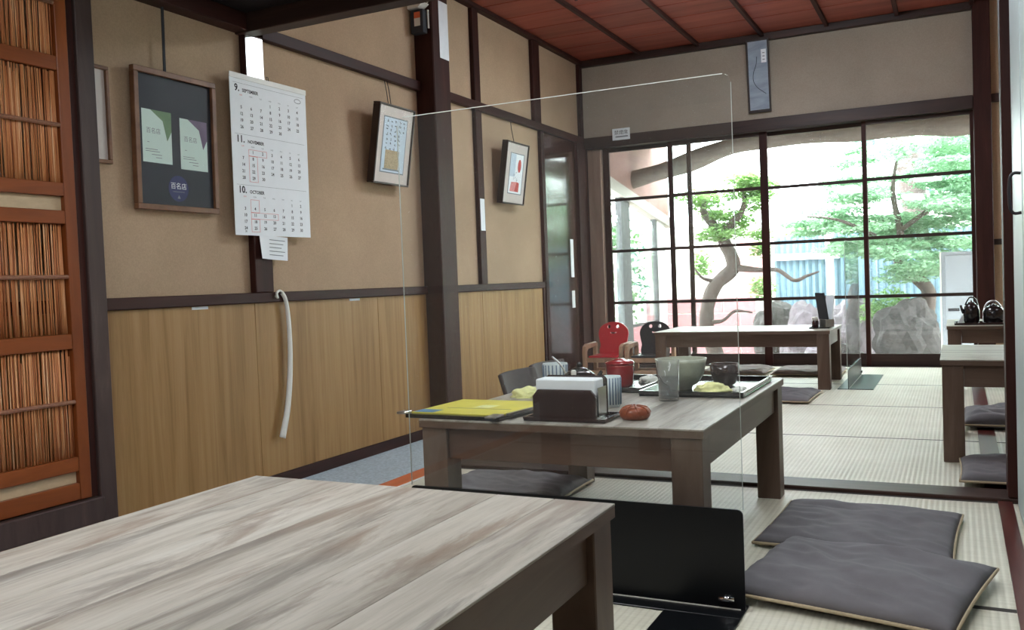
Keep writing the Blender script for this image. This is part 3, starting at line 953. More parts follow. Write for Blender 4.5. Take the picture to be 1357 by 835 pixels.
def frame_parts(t, w, h, fw_, dp, mat, bv=0.002):
    MB().box(-w / 2, w / 2, h - fw_, h, 0, dp).build('frame_top', mat, t, bevel=bv)
    MB().box(-w / 2, w / 2, 0, fw_, 0, dp).build('frame_bottom', mat, t, bevel=bv)
    MB().box(-w / 2, -w / 2 + fw_, fw_ + 0.0003, h - fw_ - 0.0003, 0, dp).build('frame_side', mat, t, bevel=bv)
    MB().box(w / 2 - fw_, w / 2, fw_ + 0.0003, h - fw_ - 0.0003, 0, dp).build('frame_side', mat, t, bevel=bv)


# brown frame with two certificates
big = thing('certificate_frame', 'brown framed black mount with two certificates and a round navy seal', 'picture frame',
            mtx=on_left(2.693, 1.060, XW + 0.012, 0.018))
W_, H_ = 0.425, 0.548
frame_parts(big, W_, H_, 0.022, 0.026, 'frame_brown')
flat(big, 'mount', 'mat_black', -W_ / 2 + 0.02, W_ / 2 - 0.02, 0.02, H_ - 0.02, 0.008, 0.004)
for cx_, pm, dy in ((-0.098, 'print_green', 0.0), (0.092, 'print_purple', -0.012)):
    ct = flat(big, 'certificate', 'paper_mint', cx_ - 0.073, cx_ + 0.073, 0.185 + dy, 0.390 + dy, 0.0122)
    MB().prism([(cx_ - 0.03, 0.390 + dy), (cx_ + 0.03, 0.352 + dy), (cx_ + 0.05, 0.275 + dy), (cx_ + 0.073, 0.315 + dy), (cx_ + 0.073, 0.390 + dy)], 0.013, 0.0134).build('corner_print', pm, ct)
    text_mesh('\u767e\u540d\u5e97', 0.024, 'ink_grey', ct, (cx_ - 0.018, 0.300 + dy, 0.0132), 'CENTER')
    for k, (a, b) in enumerate(((-0.05, -0.04), (-0.06, 0.0), (-0.06, 0.01), (-0.03, 0.02), (-0.01, 0.02))):
        yy = (0.262, 0.235, 0.227, 0.215, 0.204)[k] + dy
        flat(ct, 'text_line', 'ink_grey', cx_ + a, cx_ + b, yy, yy + 0.0022, 0.0130, 0.0003)
sl = MB().prism([(0.002 + 0.052 * math.cos(k * PI / 16), 0.092 + 0.052 * math.sin(k * PI / 16)) for k in range(32)], 0.0122, 0.013).build('seal', 'print_navy', big)
text_mesh('\u767e\u540d\u5e97', 0.028, 'paper', sl, (0.002, 0.092, 0.0134), 'CENTER')
flat(sl, 'text_line', 'ink_grey', -0.028, 0.032, 0.078, 0.080, 0.0132, 0.0003)
MB().prism([(-0.006, 0.052), (0.010, 0.052), (0.002, 0.066)], 0.0132, 0.0136).build('mark', 'ink_grey', sl)
flat(big, 'glass', 'picture_glass', -W_ / 2 + 0.0215, W_ / 2 - 0.0215, 0.0215, H_ - 0.0215, 0.019, 0.001)
MB().box(-0.048, -0.036, H_ + 0.001, H_ + 0.258, 0.004, 0.008).build('hanging_strap', 'ink', big)

# small frame half hidden by the reed-door post
sf = thing('picture_frame', 'narrow brown picture frame half hidden by the reed door post', 'picture frame', mtx=on_left(2.27, 1.22, XW + 0.004, 0.0))
frame_parts(sf, 0.235, 0.36, 0.014, 0.02, 'frame_brown')
flat(sf, 'print', 'mat_white', -0.104, 0.104, 0.0135, 0.3465, 0.006, 0.003)

# three-month calendar
CW, CH = 0.505, 0.69
cal = thing('wall_calendar', 'large white calendar of three months hanging on the wall post', 'calendar',
            mtx=on_left(3.235, 0.975, XW + 0.045, 0.012, 0.004))
MB().box(-CW / 2, CW / 2, 0, CH, 0, 0.002).build('sheet', 'paper', cal)
MB().box(-CW / 2 - 0.002, CW / 2 + 0.002, CH - 0.012, CH + 0.012, 0.0022, 0.005).build('binding', 'white_plastic', cal, bevel=0.001)
MB().tube([(-0.02, CH + 0.01, 0.006), (-0.02, CH + 0.026, 0.004), (-0.008, CH + 0.026, 0.004), (-0.008, CH + 0.01, 0.006)], 0.0015, 6).build('hook', 'ink', cal)
MB().prism([(CW / 2 - 0.06 + 0.024 * math.cos(k * PI / 10), 0.640 + 0.011 * math.sin(k * PI / 10)) for k in range(20)], 0.0021, 0.0024).build('stamp', 'ink_grey', cal)
MB().prism([(CW / 2 - 0.06 + 0.021 * math.cos(k * PI / 10), 0.640 + 0.0085 * math.sin(k * PI / 10)) for k in range(20)], 0.00245, 0.0026).build('stamp', 'paper', cal)
months = (('9.', 'SEPTEMBER', 3, 30, 0.455), ('11.', 'NOVEMBER', 1, 30, 0.235), ('10.', 'OCTOBER', 5, 31, 0.015))
for num, nm, first, days, y0 in months:
    pb = MB().box(-CW / 2 + 0.02, CW / 2 - 0.02, y0 + 0.2045, y0 + 0.2055, 0.0021, 0.0024).build('month_block', 'ink_grey', cal)
    text_mesh(num, 0.042, 'ink', pb, (-CW / 2 + 0.028, y0 + 0.170, 0.0024), bold=0.0012)
    text_mesh(nm, 0.020, 'ink', pb, (-CW / 2 + (0.075 if num == '9.' else 0.098), y0 + 0.170, 0.0024), bold=0.0006)
    cw_ = (CW - 0.07) / 7
    for k, dn in enumerate(('SUN', 'MON', 'TUE', 'WED', 'THU', 'FRI', 'SAT')):
        text_mesh(dn, 0.0085, 'ink_red' if k == 0 else 'ink_grey', pb, (-CW / 2 + 0.035 + cw_ * (k + 0.5), y0 + 0.152, 0.0024), 'CENTER')
    for dday in range(1, days + 1):
        q = first + dday - 1
        r, c_ = divmod(q, 7)
        tx = str(dday)
        sz = 0.019
        yy = y0 + 0.125 - r * 0.0285
        if r == 5:
            r = 4; sz = 0.011; yy = y0 + 0.125 - 4 * 0.0285 - 0.012
        text_mesh(tx, sz, 'ink', pb, (-CW / 2 + 0.035 + cw_ * (c_ + 0.5), yy, 0.0024), 'CENTER', 'date', 0.0005)

    def outline(c0, c1, r0, r1):
        xa, xb = -CW / 2 + 0.035 + cw_ * c0 + 0.004, -CW / 2 + 0.035 + cw_ * c1 - 0.004
        ya, yb = y0 + 0.143 - r1 * 0.0285, y0 + 0.143 - r0 * 0.0285
        b = MB()
        b.box(xa, xb, ya, ya + 0.0013, 0.0021, 0.0025); b.box(xa, xb, yb - 0.0013, yb, 0.0021, 0.0025)
        b.box(xa, xa + 0.0013, ya + 0.0013, yb - 0.0013, 0.0021, 0.0025); b.box(xb - 0.0013, xb, ya + 0.0013, yb - 0.0013, 0.0021, 0.0025)
        b.build('red_outline', 'ink_red', pb)
    if num == '11.':
        outline(1, 3, 0, 1); outline(1, 2, 1, 5)
    if num == '10.':
        outline(1, 2, 0, 2); outline(1, 4, 2, 3); outline(1, 2, 3, 5)

# handwritten note below the calendar
nt_ = thing('paper_note', 'small curled white note taped below the calendar', 'note', mtx=on_left(3.222, 0.868, XW + 0.044, 0.0, -0.05))
mbn = MB()
for i in range(9):
    for j in range(7):
        u, v = i / 8, j / 6
        mbn.v.append((-0.095 + 0.19 * u, 0.108 * v, 0.012 * max(0, 0.35 - u) * (1 - v) * 4))
for i in range(8):
    for j in range(6):
        a = i * 7 + j
        mbn.f.append((a, a + 7, a + 8, a + 1))
mbn.build('sheet', 'paper', nt_, True)
for k in range(5):
    flat(nt_, 'text_line', 'ink_grey', -0.03, 0.075 - 0.012 * (k % 3), 0.088 - 0.017 * k, 0.091 - 0.017 * k, 0.0012, 0.0003)

# framed calligraphy (leaning)
f2 = thing('calligraphy_frame', 'dark framed calligraphy with a tan drawing, leaning out from the wall', 'picture frame',
           mtx=on_left(4.165, 1.288, XW + 0.03, 0.16))
W2, H2 = 0.345, 0.425
frame_parts(f2, W2, H2, 0.010, 0.045, 'frame_dark')
MB().box(-W2 / 2 + 0.009, W2 / 2 - 0.009, 0.009, H2 - 0.009, 0.020, 0.036).build('mount', 'mat_white', f2)
flat(f2, 'inner_mount', 'ink_grey', -0.115, 0.115, 0.062, 0.362, 0.0362)
pr2 = flat(f2, 'print', 'print_blue', -0.108, 0.108, 0.068, 0.356, 0.037)
flat(pr2, 'drawing', 'print_tan', -0.078, 0.055, 0.085, 0.185, 0.0378)
flat(pr2, 'drawing_edge', 'ink_grey', -0.090, 0.064, 0.077, 0.0845, 0.0378)
for col in range(5):
    x_ = 0.082 - col * 0.040
    y_ = 0.345
    st = MB()
    while y_ > 0.20:
        for q in range(3):
            a = random.uniform(-1.2, 1.2)
            l_ = random.uniform(0.006, 0.013)
            mt = Matrix.Translation((x_ + random.uniform(-0.007, 0.007), y_ - random.uniform(0, 0.013), 0.0378)) @ Matrix.Rotation(a, 4, 'Z')
            st.box(-l_ / 2, l_ / 2, -0.0014, 0.0014, 0, 0.0004, mt)
        y_ -= 0.024
        if col == 0 and y_ < 0.29:
            break
    st.build('brush_column', 'ink', pr2)
flat(f2, 'glass', 'picture_glass', -W2 / 2 + 0.0105, W2 / 2 - 0.0105, 0.0105, H2 - 0.0105, 0.041, 0.001)
for xx in (-0.028, -0.002):
    MB().tube([(xx - 0.035, H2 + 0.0005, 0.02), (xx - 0.035, H2 + 0.07, 0.0), (xx - 0.035, H2 + 0.125, -0.02)], 0.0022, 6).build('cord', 'ink', f2)

# framed print with a red balloon shape
f3 = thing('print_frame', 'dark framed small print with red and pink shapes on the narrow wall panel', 'picture frame',
           mtx=on_left(5.68, 1.275, XW + 0.03, 0.15))
W3, H3 = 0.345, 0.425
frame_parts(f3, W3, H3, 0.010, 0.045, 'frame_dark')
MB().box(-W3 / 2 + 0.009, W3 / 2 - 0.009, 0.009, H3 - 0.009, 0.020, 0.036).build('mount', 'mat_white', f3)
flat(f3, 'inner_mount', 'ink_grey', -0.098, 0.120, 0.070, 0.352, 0.0362)
pr3 = flat(f3, 'print', 'paper', -0.090, 0.108, 0.076, 0.346, 0.037)
flat(pr3, 'sky_wash', 'print_blue', -0.088, -0.01, 0.19, 0.344, 0.0377, 0.0003)
MB().prism([(0.052 + 0.026 * math.cos(k * PI / 10), 0.268 + 0.045 * math.sin(k * PI / 10)) for k in range(20)], 0.0377, 0.0381).build('red_shape', 'print_red', pr3)
MB().prism([(-0.07, 0.088), (0.066, 0.088), (0.066, 0.150), (0.03, 0.156), (-0.055, 0.152)], 0.0377, 0.0381).build('pink_shape', 'print_pink', pr3)
MB().prism([(0.0, 0.088), (0.066, 0.088), (0.066, 0.150), (0.03, 0.156)], 0.0382, 0.0384).build('red_shape', 'print_red', pr3)
for k in range(7):
    mt = Matrix.Translation((random.uniform(-0.05, 0.05), random.uniform(0.165, 0.225), 0.0378)) @ Matrix.Rotation(random.uniform(0, 3), 4, 'Z')
    MB().box(-0.011, 0.011, -0.0015, 0.0015, 0, 0.0003, mt).build('brush_stroke', 'ink_grey', pr3)
flat(f3, 'glass', 'picture_glass', -W3 / 2 + 0.0105, W3 / 2 - 0.0105, 0.0105, H3 - 0.0105, 0.041, 0.001)
MB().tube([(-0.035, H3 + 0.0005, 0.02), (-0.035, H3 + 0.09, -0.01), (-0.035, H3 + 0.15, -0.024)], 0.0025, 6).build('cord', 'ink', f3)

# tall plaque leaning over the windows
pq = thing('wall_plaque', 'tall blue-grey painted board with a curved line above the windows', 'plaque', mtx=on_back(-1.335, 1.965, YB - 0.02, 0.09))
MB().box(-0.085, 0.085, 0, 0.55, -0.006, 0.012).build('frame', 'frame_dark', pq, bevel=0.002)
MB().box(-0.070, 0.074, 0.02, 0.535, 0.0122, 0.015).build('board', 'plaque', pq)
MB().tube([(p.x, p.y, 0.0155) for p in fill_between([(-0.005, 0.42, 0), (-0.012, 0.36, 0), (-0.034, 0.30, 0), (-0.036, 0.24, 0), (-0.01, 0.19, 0), (0.03, 0.155, 0), (0.055, 0.135, 0)], 6)], 0.0022, 6).build('painted_line', 'ink', pq)
flat(pq, 'signature_slip', 'paper', 0.028, 0.066, 0.37, 0.47, 0.0152)
for k in range(3):
    flat(pq, 'brush_stroke', 'ink_grey', 0.038, 0.056, 0.39 + 0.025 * k, 0.396 + 0.025 * k, 0.0160, 0.0003)

# small notice on the lintel
sk = thing('lintel_notice', 'small white notice with black print on the window lintel', 'sign', mtx=on_back(-2.463, 1.870, YB - 0.032))
MB().box(-0.076, 0.076, 0, 0.095, 0, 0.001).build('card', 'paper', sk)
text_mesh('\u7981\u7159\u5e2d', 0.040, 'ink', sk, (0, 0.047, 0.0013), 'CENTER')
flat(sk, 'text_line', 'ink_grey', -0.05, 0.058, 0.022, 0.033, 0.0011, 0.0003)

# labels on the wainscot and post
for y_, z_, lb in ((2.79, 0.672, 'short white label strip under the certificates on the wainscot'), (3.865, 0.672, 'short white label strip beyond the shoehorn on the wainscot')):
    l_ = MB().box(-0.045, 0.045, -0.012, 0, 0, 0.001).build('label_strip', 'paper', None)
    l_.matrix_world = on_left(y_, z_, XW + 0.0127)
    tag(l_, lb, 'label')
l_ = MB().box(-0.03, 0.03, -0.21, 0, 0, 0.001).build('label_strip', 'paper', None)
l_.matrix_world = on_left(5.30, 1.285, XW + 0.0305)
tag(l_, 'tall white paper strip on the narrow dark post', 'label')

# shoehorn
sh = thing('shoehorn', 'long white curved shoehorn hanging from the wainscot rail', 'shoehorn', mtx=on_left(3.25, 0.71, XW + 0.033))
path = fill_between([(0.022, 0.008, 0.010), (0.045, -0.03, 0.012), (0.058, -0.12, 0.012), (0.060, -0.25, 0.012), (0.047, -0.40, 0.012), (0.02, -0.54, 0.012), (-0.022, -0.66, 0.012)], 6)
vs_, fs = [], []
for i, p in enumerate(path):
    t_ = (path[min(i + 1, len(path) - 1)] - path[max(i - 1, 0)]).normalized()
    nn = Vector((-t_.y, t_.x, 0))
    hw_ = 0.0105 + 0.010 * (i / len(path))
    for q in range(7):
        s_ = -1 + q / 3
        vs_.append(p + nn * hw_ * s_ + Vector((0, 0, 0.006 * (1 - s_ * s_) - 0.004)))
    for q in range(7):
        s_ = 1 - q / 3
        vs_.append(p + nn * hw_ * s_ + Vector((0, 0, 0.006 * (1 - s_ * s_) - 0.0075)))
for i in range(len(path) - 1):
    for q in range(14):
        k = (q + 1) % 14
        fs.append((i * 14 + q, i * 14 + k, (i + 1) * 14 + k, (i + 1) * 14 + q))
fs.append(tuple(range(14))); fs.append(tuple((len(path) - 1) * 14 + q for q in range(13, -1, -1)))
MB().add(vs_, fs).build('blade', 'white_plastic', sh, True)
MB().tube(fill_between([(0.020, 0.010, 0.009), (0.0, 0.016, 0.009), (-0.018, 0.004, 0.009), (-0.012, -0.016, 0.009), (-0.024, -0.006, 0.009)], 5), 0.0055, 8).build('hook', 'white_plastic', sh, True)

# emergency light on the thick post
dv = thing('emergency_light', 'small black box with a white cap and orange label on the thick post', 'light', mtx=on_back(-2.775, 2.19, 4.5765))
MB().box(-0.045, 0.04, 0, 0.135, 0.0003, 0.05).build('box', 'ink', dv, bevel=0.003)
MB().box(-0.018, 0.022, 0.04, 0.085, 0.0505, 0.052).build('label', 'white_plastic', dv)
MB().box(-0.018, 0.022, 0.086, 0.12, 0.0505, 0.052).build('pilot', 'orange_pilot', dv)
MB().prism([(-0.05, 0.137), (0.02, 0.139), (0.06, 0.166), (0.03, 0.176), (-0.02, 0.186), (-0.05, 0.178)], 0.0005, 0.075).build('cap', 'white_plastic', dv, bevel=0.004)
MB().tube(fill_between([(0.058, 0.168, 0.03), (0.075, 0.185, 0.03), (0.08, 0.22, 0.02), (0.08, 0.30, 0.005)], 5), 0.004, 8).build('cable', 'white_plastic', dv, True)
MB().box(0.046, 0.053, 0.03, 0.135, 0.0003, 0.012).build('rod', 'white_plastic', dv)

# ================================================================== TABLEWARE ON THE CROWDED TABLE
Z1 = ZT + 0.0006


def tray(label, x, y, rz, w, d, z, mat='lacq_black', h=0.016, group='serving trays'):
    t = thing('serving_tray', label, 'tray', (x, y, z), rz, group)
    MB().box(-w / 2, w / 2, -d / 2, d / 2, 0, 0.005).build('base', mat, t, bevel=0.002)
    r = MB()
    r.box(-w / 2, w / 2, -d / 2, -d / 2 + 0.007, 0.0052, h)
    r.box(-w / 2, w / 2, d / 2 - 0.007, d / 2, 0.0052, h)
    r.box(-w / 2, -w / 2 + 0.007, -d / 2 + 0.007, d / 2 - 0.007, 0.0052, h)
    r.box(w / 2 - 0.007, w / 2, -d / 2 + 0.007, d / 2 - 0.007, 0.0052, h)
    r.build('rim', mat, t)
    return t


def crumple(label, x, y, z, sx, sy, sz, mat, seed, name='wet_towel', cat='towel', group=None, rz=0.0):
    t = thing(name, label, cat, (x, y, z), rz, group)
    bm = bmesh.new()
    bmesh.ops.create_icosphere(bm, subdivisions=4, radius=1.0)
    for v in bm.verts:
        p = v.co.copy()
        k = 1 + 0.34 * mnoise.noise(p * 1.7 + Vector((seed, 0, 0))) + 0.16 * mnoise.noise(p * 4.2 + Vector((0, seed, 0)))
        r = abs(mnoise.noise(p * 3.1 + Vector((0, 0, seed))))
        k -= 0.35 * max(0, 0.12 - r) / 0.12
        v.co = Vector((p.x * sx * k, p.y * sy * k, max(-0.02, p.z) * sz * k + 0.02 * sz))
    mn = min(v.co.z for v in bm.verts)
    for v in bm.verts:
        v.co.z -= mn
    me = bpy.data.meshes.new('cloth')
    bm.to_mesh(me); bm.free()
    me.materials.append(M[mat])
    for p in me.polygons:
        p.use_smooth = True
    o = bpy.data.objects.new('cloth', me); COL.objects.link(o); o.parent = t
    return t


# menu in a clear file on a black board
mn = thing('menu_folder', 'yellow menu sheet in a black bound folder at the corner of the crowded table', 'menu', (-1.143, 2.133, Z1), 0.0)
MB().prism([(-0.155, -0.155), (0.125, -0.165), (0.155, 0.125), (-0.145, 0.13)], 0, 0.010).build('board', 'lacq_black', mn, bevel=0.001)
sh_ = MB().prism([(-0.148, -0.135), (0.113, -0.145), (0.142, 0.115), (-0.135, 0.12)], 0.0103, 0.0125).build('sheet', 'menu_yellow', mn)
MB().prism([(-0.145, -0.130), (-0.085, -0.132), (-0.08, -0.085), (-0.143, -0.083)], 0.0127, 0.013).build('photo_print', 'menu_blue', sh_)
MB().prism([(-0.02, -0.03), (0.03, -0.03), (0.035, 0.02), (-0.015, 0.02)], 0.0127, 0.013).build('photo_print', 'towel', sh_)
MB().box(-0.09, 0.10, -0.048, -0.045, 0.0127, 0.013).build('text_line', 'ink_grey', sh_)
MB().box(-0.175, -0.15, -0.165, -0.13, 0.0103, 0.016).build('corner_clip', 'steel', mn, bevel=0.001)
MB().box(0.095, 0.125, -0.185, -0.135, 0.0103, 0.015).build('corner_clip', 'steel', mn, bevel=0.001)
MB().prism([(0.128, -0.13), (0.138, -0.13), (0.166, 0.11), (0.156, 0.115)], 0.0103, 0.016).build('binding', 'steel', mn)

# napkin box on its tray
tray('small dark brown tray under the napkin box', -0.858, 2.058, 0.0, 0.215, 0.125, Z1, 'lacq_brown', 0.010)
nb = thing('napkin_box', 'dark brown lacquered napkin box with chamfered top corners', 'napkin holder', (-0.862, 2.056, Z1 + 0.0056), 0.0)
w_, h_ = 0.083, 0.071
MB().prism([(-w_, 0), (w_, 0), (w_, h_ - 0.017), (w_ - 0.014, h_), (-w_ + 0.014, h_), (-w_, h_ - 0.017)], -0.012, 0.0, WALL_B @ Matrix.Translation((0, 0, 0.045))).build('front_panel', 'lacq_brown', nb, bevel=0.0015)
MB().prism([(-w_, 0), (w_, 0), (w_, h_ + 0.02), (w_ - 0.008, h_ + 0.028), (-w_ + 0.008, h_ + 0.028), (-w_, h_ + 0.02)], 0, 0.006, WALL_B @ Matrix.Translation((0.004, 0, -0.032))).build('back_panel', 'lacq_brown', nb, bevel=0.001)
MB().box(-w_, w_, -0.032, 0.0255, 0, 0.004).build('base', 'lacq_brown', nb)
MB().box(-w_ + 0.004, w_ - 0.004, -0.0318, 0.0245, 0.0045, h_ + 0.024).build('napkin_stack', 'paper', nb, bevel=0.003)
MB().box(w_ + 0.0003, w_ + 0.0025, -0.03, 0.025, 0.004, 0.075).build('side_strip', 'steel', nb)

# carved wooden piece
cw = thing('carved_trinket', 'round reddish carved wooden piece with grooves beside the napkin tray', 'ornament', (-0.706, 2.085, Z1), 0.3)
MB().lathe([(0.030, 0), (0.037, 0.008), (0.038, 0.016), (0.032, 0.026), (0.018, 0.031), (0.0, 0.032)], 24).build('body', 'carved', cw, True)
for k in range(8):
    a = k * PI / 4
    pts = [(r * math.cos(a + r * 6), r * math.sin(a + r * 6), zz) for r, zz in ((0.008, 0.0318), (0.018, 0.0312), (0.028, 0.0285), (0.034, 0.0225), (0.038, 0.015))]
    MB().tube(pts, 0.0022, 6).build('ridge', 'carved', cw, True)

# ribbed cups


def ribbed_cup(label, x, y, r, h):
    t = thing('ribbed_cup', label, 'cup', (x, y, Z1), 0.2, 'pale ribbed tea cups')
    MB().lathe([(r * 0.80, 0), (r * 0.94, 0.006), (r * 0.97, h * 0.5), (r, h), (r * 0.93, h), (r * 0.9, h * 0.5), (r * 0.85, 0.008), (0, 0.006)], 32).build('body', 'cup_white', t, True)
    for k in range(20):
        a = 2 * PI * k / 20
        MB().tube([(r * 0.955 * math.cos(a), r * 0.955 * math.sin(a), 0.008), (r * 0.985 * math.cos(a), r * 0.985 * math.sin(a), h * 0.5), (r * 1.005 * math.cos(a), r * 1.005 * math.sin(a), h - 0.004)], 0.0022, 5).build('stripe', 'cup_blue', t, True)
    return t


ribbed_cup('pale tea cup with blue-grey stripes right behind the napkin box', -0.833, 2.27, 0.026, 0.083)
ribbed_cup('pale striped tea cup beside the small black teapot', -1.165, 2.66, 0.040, 0.078)

# teapot
tp = thing('teapot', 'small black teapot with a raised thin handle behind the napkin box', 'teapot', (-1.035, 2.545, Z1), 0.0)
tp.scale = (1.05, 1.05, 1.18)
MB().lathe([(0.030, 0), (0.043, 0.008), (0.050, 0.028), (0.046, 0.046), (0.032, 0.056), (0.0, 0.058)], 28).build('body', 'lacq_black', tp, True)
MB().lathe([(0.026, 0.0555), (0.024, 0.061), (0.010, 0.066), (0.0, 0.067)], 20).build('lid', 'lacq_black', tp, True)
MB().lathe([(0.004, 0.066), (0.008, 0.072), (0.005, 0.078), (0, 0.079)], 14).build('knob', 'lacq_black', tp, True)
MB().tube([(0.046, -0.004, 0.03), (0.062, -0.006, 0.042), (0.072, -0.008, 0.056)], [0.009, 0.007, 0.005], 8).build('spout', 'lacq_black', tp, True)
MB().tube(fill_between([(-0.040, 0, 0.044), (-0.058, 0, 0.072), (-0.085, 0, 0.092)], 4), 0.003, 8).build('handle', 'steel', tp, True)
MB().lathe([(0.007, 0.0), (0.008, 0.018), (0.005, 0.022), (0, 0.022)], 12, (0.0, -0.0425, 0.040)).build('stopper', 'white_plastic', tp, True)

# left rear tray with red lidded cup
tray('long black tray carrying the red lidded cup', -0.925, 2.735, 0.0, 0.16, 0.36, Z1)
rc = thing('lidded_cup', 'tall red lacquered cup with a lid on the black tray', 'cup', (-0.945, 2.66, Z1 + 0.0056), 0.0)
rc.scale = (0.98, 0.98, 0.86)
MB().lathe([(0.036, 0), (0.041, 0.01), (0.0455, 0.075), (0.0455, 0.082), (0.0, 0.082)], 32).build('body', 'lacq_red', rc, True)
MB().lathe([(0.0475, 0.0823), (0.0475, 0.088), (0.038, 0.096), (0.018, 0.098), (0.016, 0.102), (0, 0.102)], 32).build('lid', 'lacq_red', rc, True)
crumple('crumpled white paper napkin on the tray with the red cup', -0.895, 2.80, Z1 + 0.0056, 0.03, 0.05, 0.02, 'towel_white', 7, 'paper_napkin', 'napkin')

# yellow towel behind the menu
crumple('crumpled yellow towel beside the menu folder', -1.16, 2.42, Z1, 0.055, 0.035, 0.028, 'towel', 3, group='crumpled towels')

# right tray: bowl, cup, towel; glass beside it
tray('wide black tray under the large grey-green bowl', -0.680, 2.70, 0.0, 0.30, 0.42, Z1)
bw = thing('noodle_bowl', 'large grey-green ceramic bowl on the wide black tray', 'bowl', (-0.744, 2.635, Z1 + 0.0056), 0.0)
bw.scale = (1, 1, 0.9)
MB().lathe([(0.032, 0), (0.034, 0.010), (0.052, 0.022), (0.068, 0.052), (0.074, 0.088), (0.077, 0.101), (0.0735, 0.101), (0.069, 0.085), (0.062, 0.05), (0.04, 0.022), (0.0, 0.016)], 40).build('body', 'bowl', bw, True)
dc = thing('soup_cup', 'dark purple-black cup behind the towel on the wide tray', 'cup', (-0.638, 2.74, Z1 + 0.0056), 0.0)
dc.scale = (0.88, 0.88, 0.83)
MB().lathe([(0.026, 0), (0.036, 0.006), (0.047, 0.045), (0.051, 0.079), (0.048, 0.079), (0.043, 0.045), (0.03, 0.008), (0, 0.006)], 36).build('body', 'lacq_brown', dc, True)
crumple('crumpled pale yellow towel draped over the edge of the wide tray', -0.618, 2.505, Z1 + 0.0166, 0.048, 0.022, 0.024, 'towel', 13, group='crumpled towels', rz=0.15)
crumple('crumpled clear wrapper on the wide tray', -0.565, 2.60, Z1 + 0.0056, 0.022, 0.03, 0.014, 'towel_white', 21, 'wrapper', 'wrapper')
gl = thing('water_glass', 'clear glass tumbler half full of water in front of the large bowl', 'glass', (-0.718, 2.415, Z1), 0.0)
MB().lathe([(0.0265, 0), (0.0275, 0.002), (0.0315, 0.112), (0.030, 0.112), (0.0262, 0.008), (0.0, 0.007)], 36).build('tumbler', 'tumbler', gl, True)
MB().lathe([(0.0262, 0.0085), (0.0277, 0.066), (0.0, 0.066)], 36).build('water', 'water', gl, True)

# ================================================================== OTHER TABLES
ZF = 0.362 + 0.0006
tray('small dark tray under the menu stand on the window table', -0.775, 5.98, 0.0, 0.125, 0.15, ZF, 'lacq_black', 0.008)
ms = thing('menu_stand', 'upright menu cards leaning in a dark stand on the window table', 'menu stand', (-0.745, 5.975, ZF + 0.0056), 0.75)
MB().box(-0.022, 0.04, -0.035, 0.035, 0, 0.05).build('holder', 'steel', ms, bevel=0.002)
MB().box(-0.004, 0.004, -0.045, 0.045, 0.0, 0.225, Matrix.Translation((-0.012, 0, 0.0505)) @ Matrix.Rotation(-0.16, 4, 'Y') @ Matrix.Scale(0.75, 4, (0, 0, 1))).build('menu_card', 'ink', ms)
MB().box(-0.003, 0.003, -0.04, 0.04, 0.0, 0.2, Matrix.Translation((0.022, 0, 0.0505)) @ Matrix.Rotation(0.12, 4, 'Y') @ Matrix.Scale(0.75, 4, (0, 0, 1))).build('menu_card', 'paper', ms)
bt = thing('seasoning_jar', 'small brown seasoning jar with a pale cap beside the menu stand', 'jar', (-0.806, 5.965, ZF + 0.0056), 0.0)
MB().lathe([(0.019, 0), (0.021, 0.004), (0.021, 0.035), (0.018, 0.042), (0, 0.042)], 20).build('jar', 'lacq_brown', bt, True)
MB().lathe([(0.0185, 0.0425), (0.0185, 0.062), (0.015, 0.066), (0, 0.066)], 20).build('cap', 'white_plastic', bt, True)

tray('dark tray under the two black kettles', 0.12, 5.90, 0.0, 0.27, 0.2, Z1, 'lacq_brown', 0.012)


def kettle(label, x, y, r, h, kind):
    k = thing('kettle', label, 'kettle', (x, y, Z1 + 0.0056), 0.0, 'black kettles on the far tray')
    MB().lathe([(r * 0.8, 0), (r, 0.008), (r * 1.0, h * 0.62), (r * 0.86, h * 0.82), (r * 0.5, h * 0.93), (0, h * 0.95)], 32).build('body', 'lacq_black', k, True)
    MB().lathe([(r * 0.45, h * 0.935), (r * 0.4, h * 0.985), (r * 0.12, h), (r * 0.14, h * 1.06), (0, h * 1.08)], 20).build('lid', 'lacq_black', k, True)
    s = -1 if kind == 0 else 1
    MB().tube([(s * r * 0.9, -0.01, h * 0.5), (s * r * 1.15, -0.014, h * 0.66), (s * r * 1.3, -0.016, h * 0.86)], [0.011, 0.008, 0.006], 10).build('spout', 'lacq_black', k, True)
    MB().tube(fill_between([(-r * 0.85 * s, 0, h * 0.75), (-r * 0.5 * s, 0, h * 1.12), (r * 0.2 * s, 0, h * 1.2), (r * 0.78 * s, 0, h * 0.84)], 6), 0.0045, 8).build('handle', 'steel' if kind else 'lacq_black', k, True)
    return k


kettle('tall round black kettle on the far tray, next to the folded cloth', 0.075, 5.88, 0.043, 0.125, 0)
kettle('wide black kettle with a steel handle on the far tray', 0.188, 5.89, 0.056, 0.105, 1)
fc = thing('folded_cloth', 'small pale folded cloth on the tray beside the tall kettle', 'cloth', (0.022, 5.832, Z1 + 0.0056), 0.0)
MB().prism([(-0.024, 0), (0.010, 0), (0.012, 0.045), (0.004, 0.05)], -0.02, 0.02, WALL_B).build('fold', 'cup_white', fc, bevel=0.003)

# ================================================================== CEILING LAMPS
def lamp(label, x, y, z, w, d, mat):
    t = thing('ceiling_lamp', label, 'lamp', (x, y, z), 0, 'flat ceiling lamps')
    MB().box(-w / 2, w / 2, -d / 2, d / 2, -0.03, -0.0005).build('housing', 'lamp_body', t, bevel=0.004)
    MB().box(-w / 2 + 0.02, w / 2 - 0.02, -d / 2 + 0.02, d / 2 - 0.02, -0.06, -0.0305).build('diffuser', mat, t, bevel=0.008, seg=2)
    return t


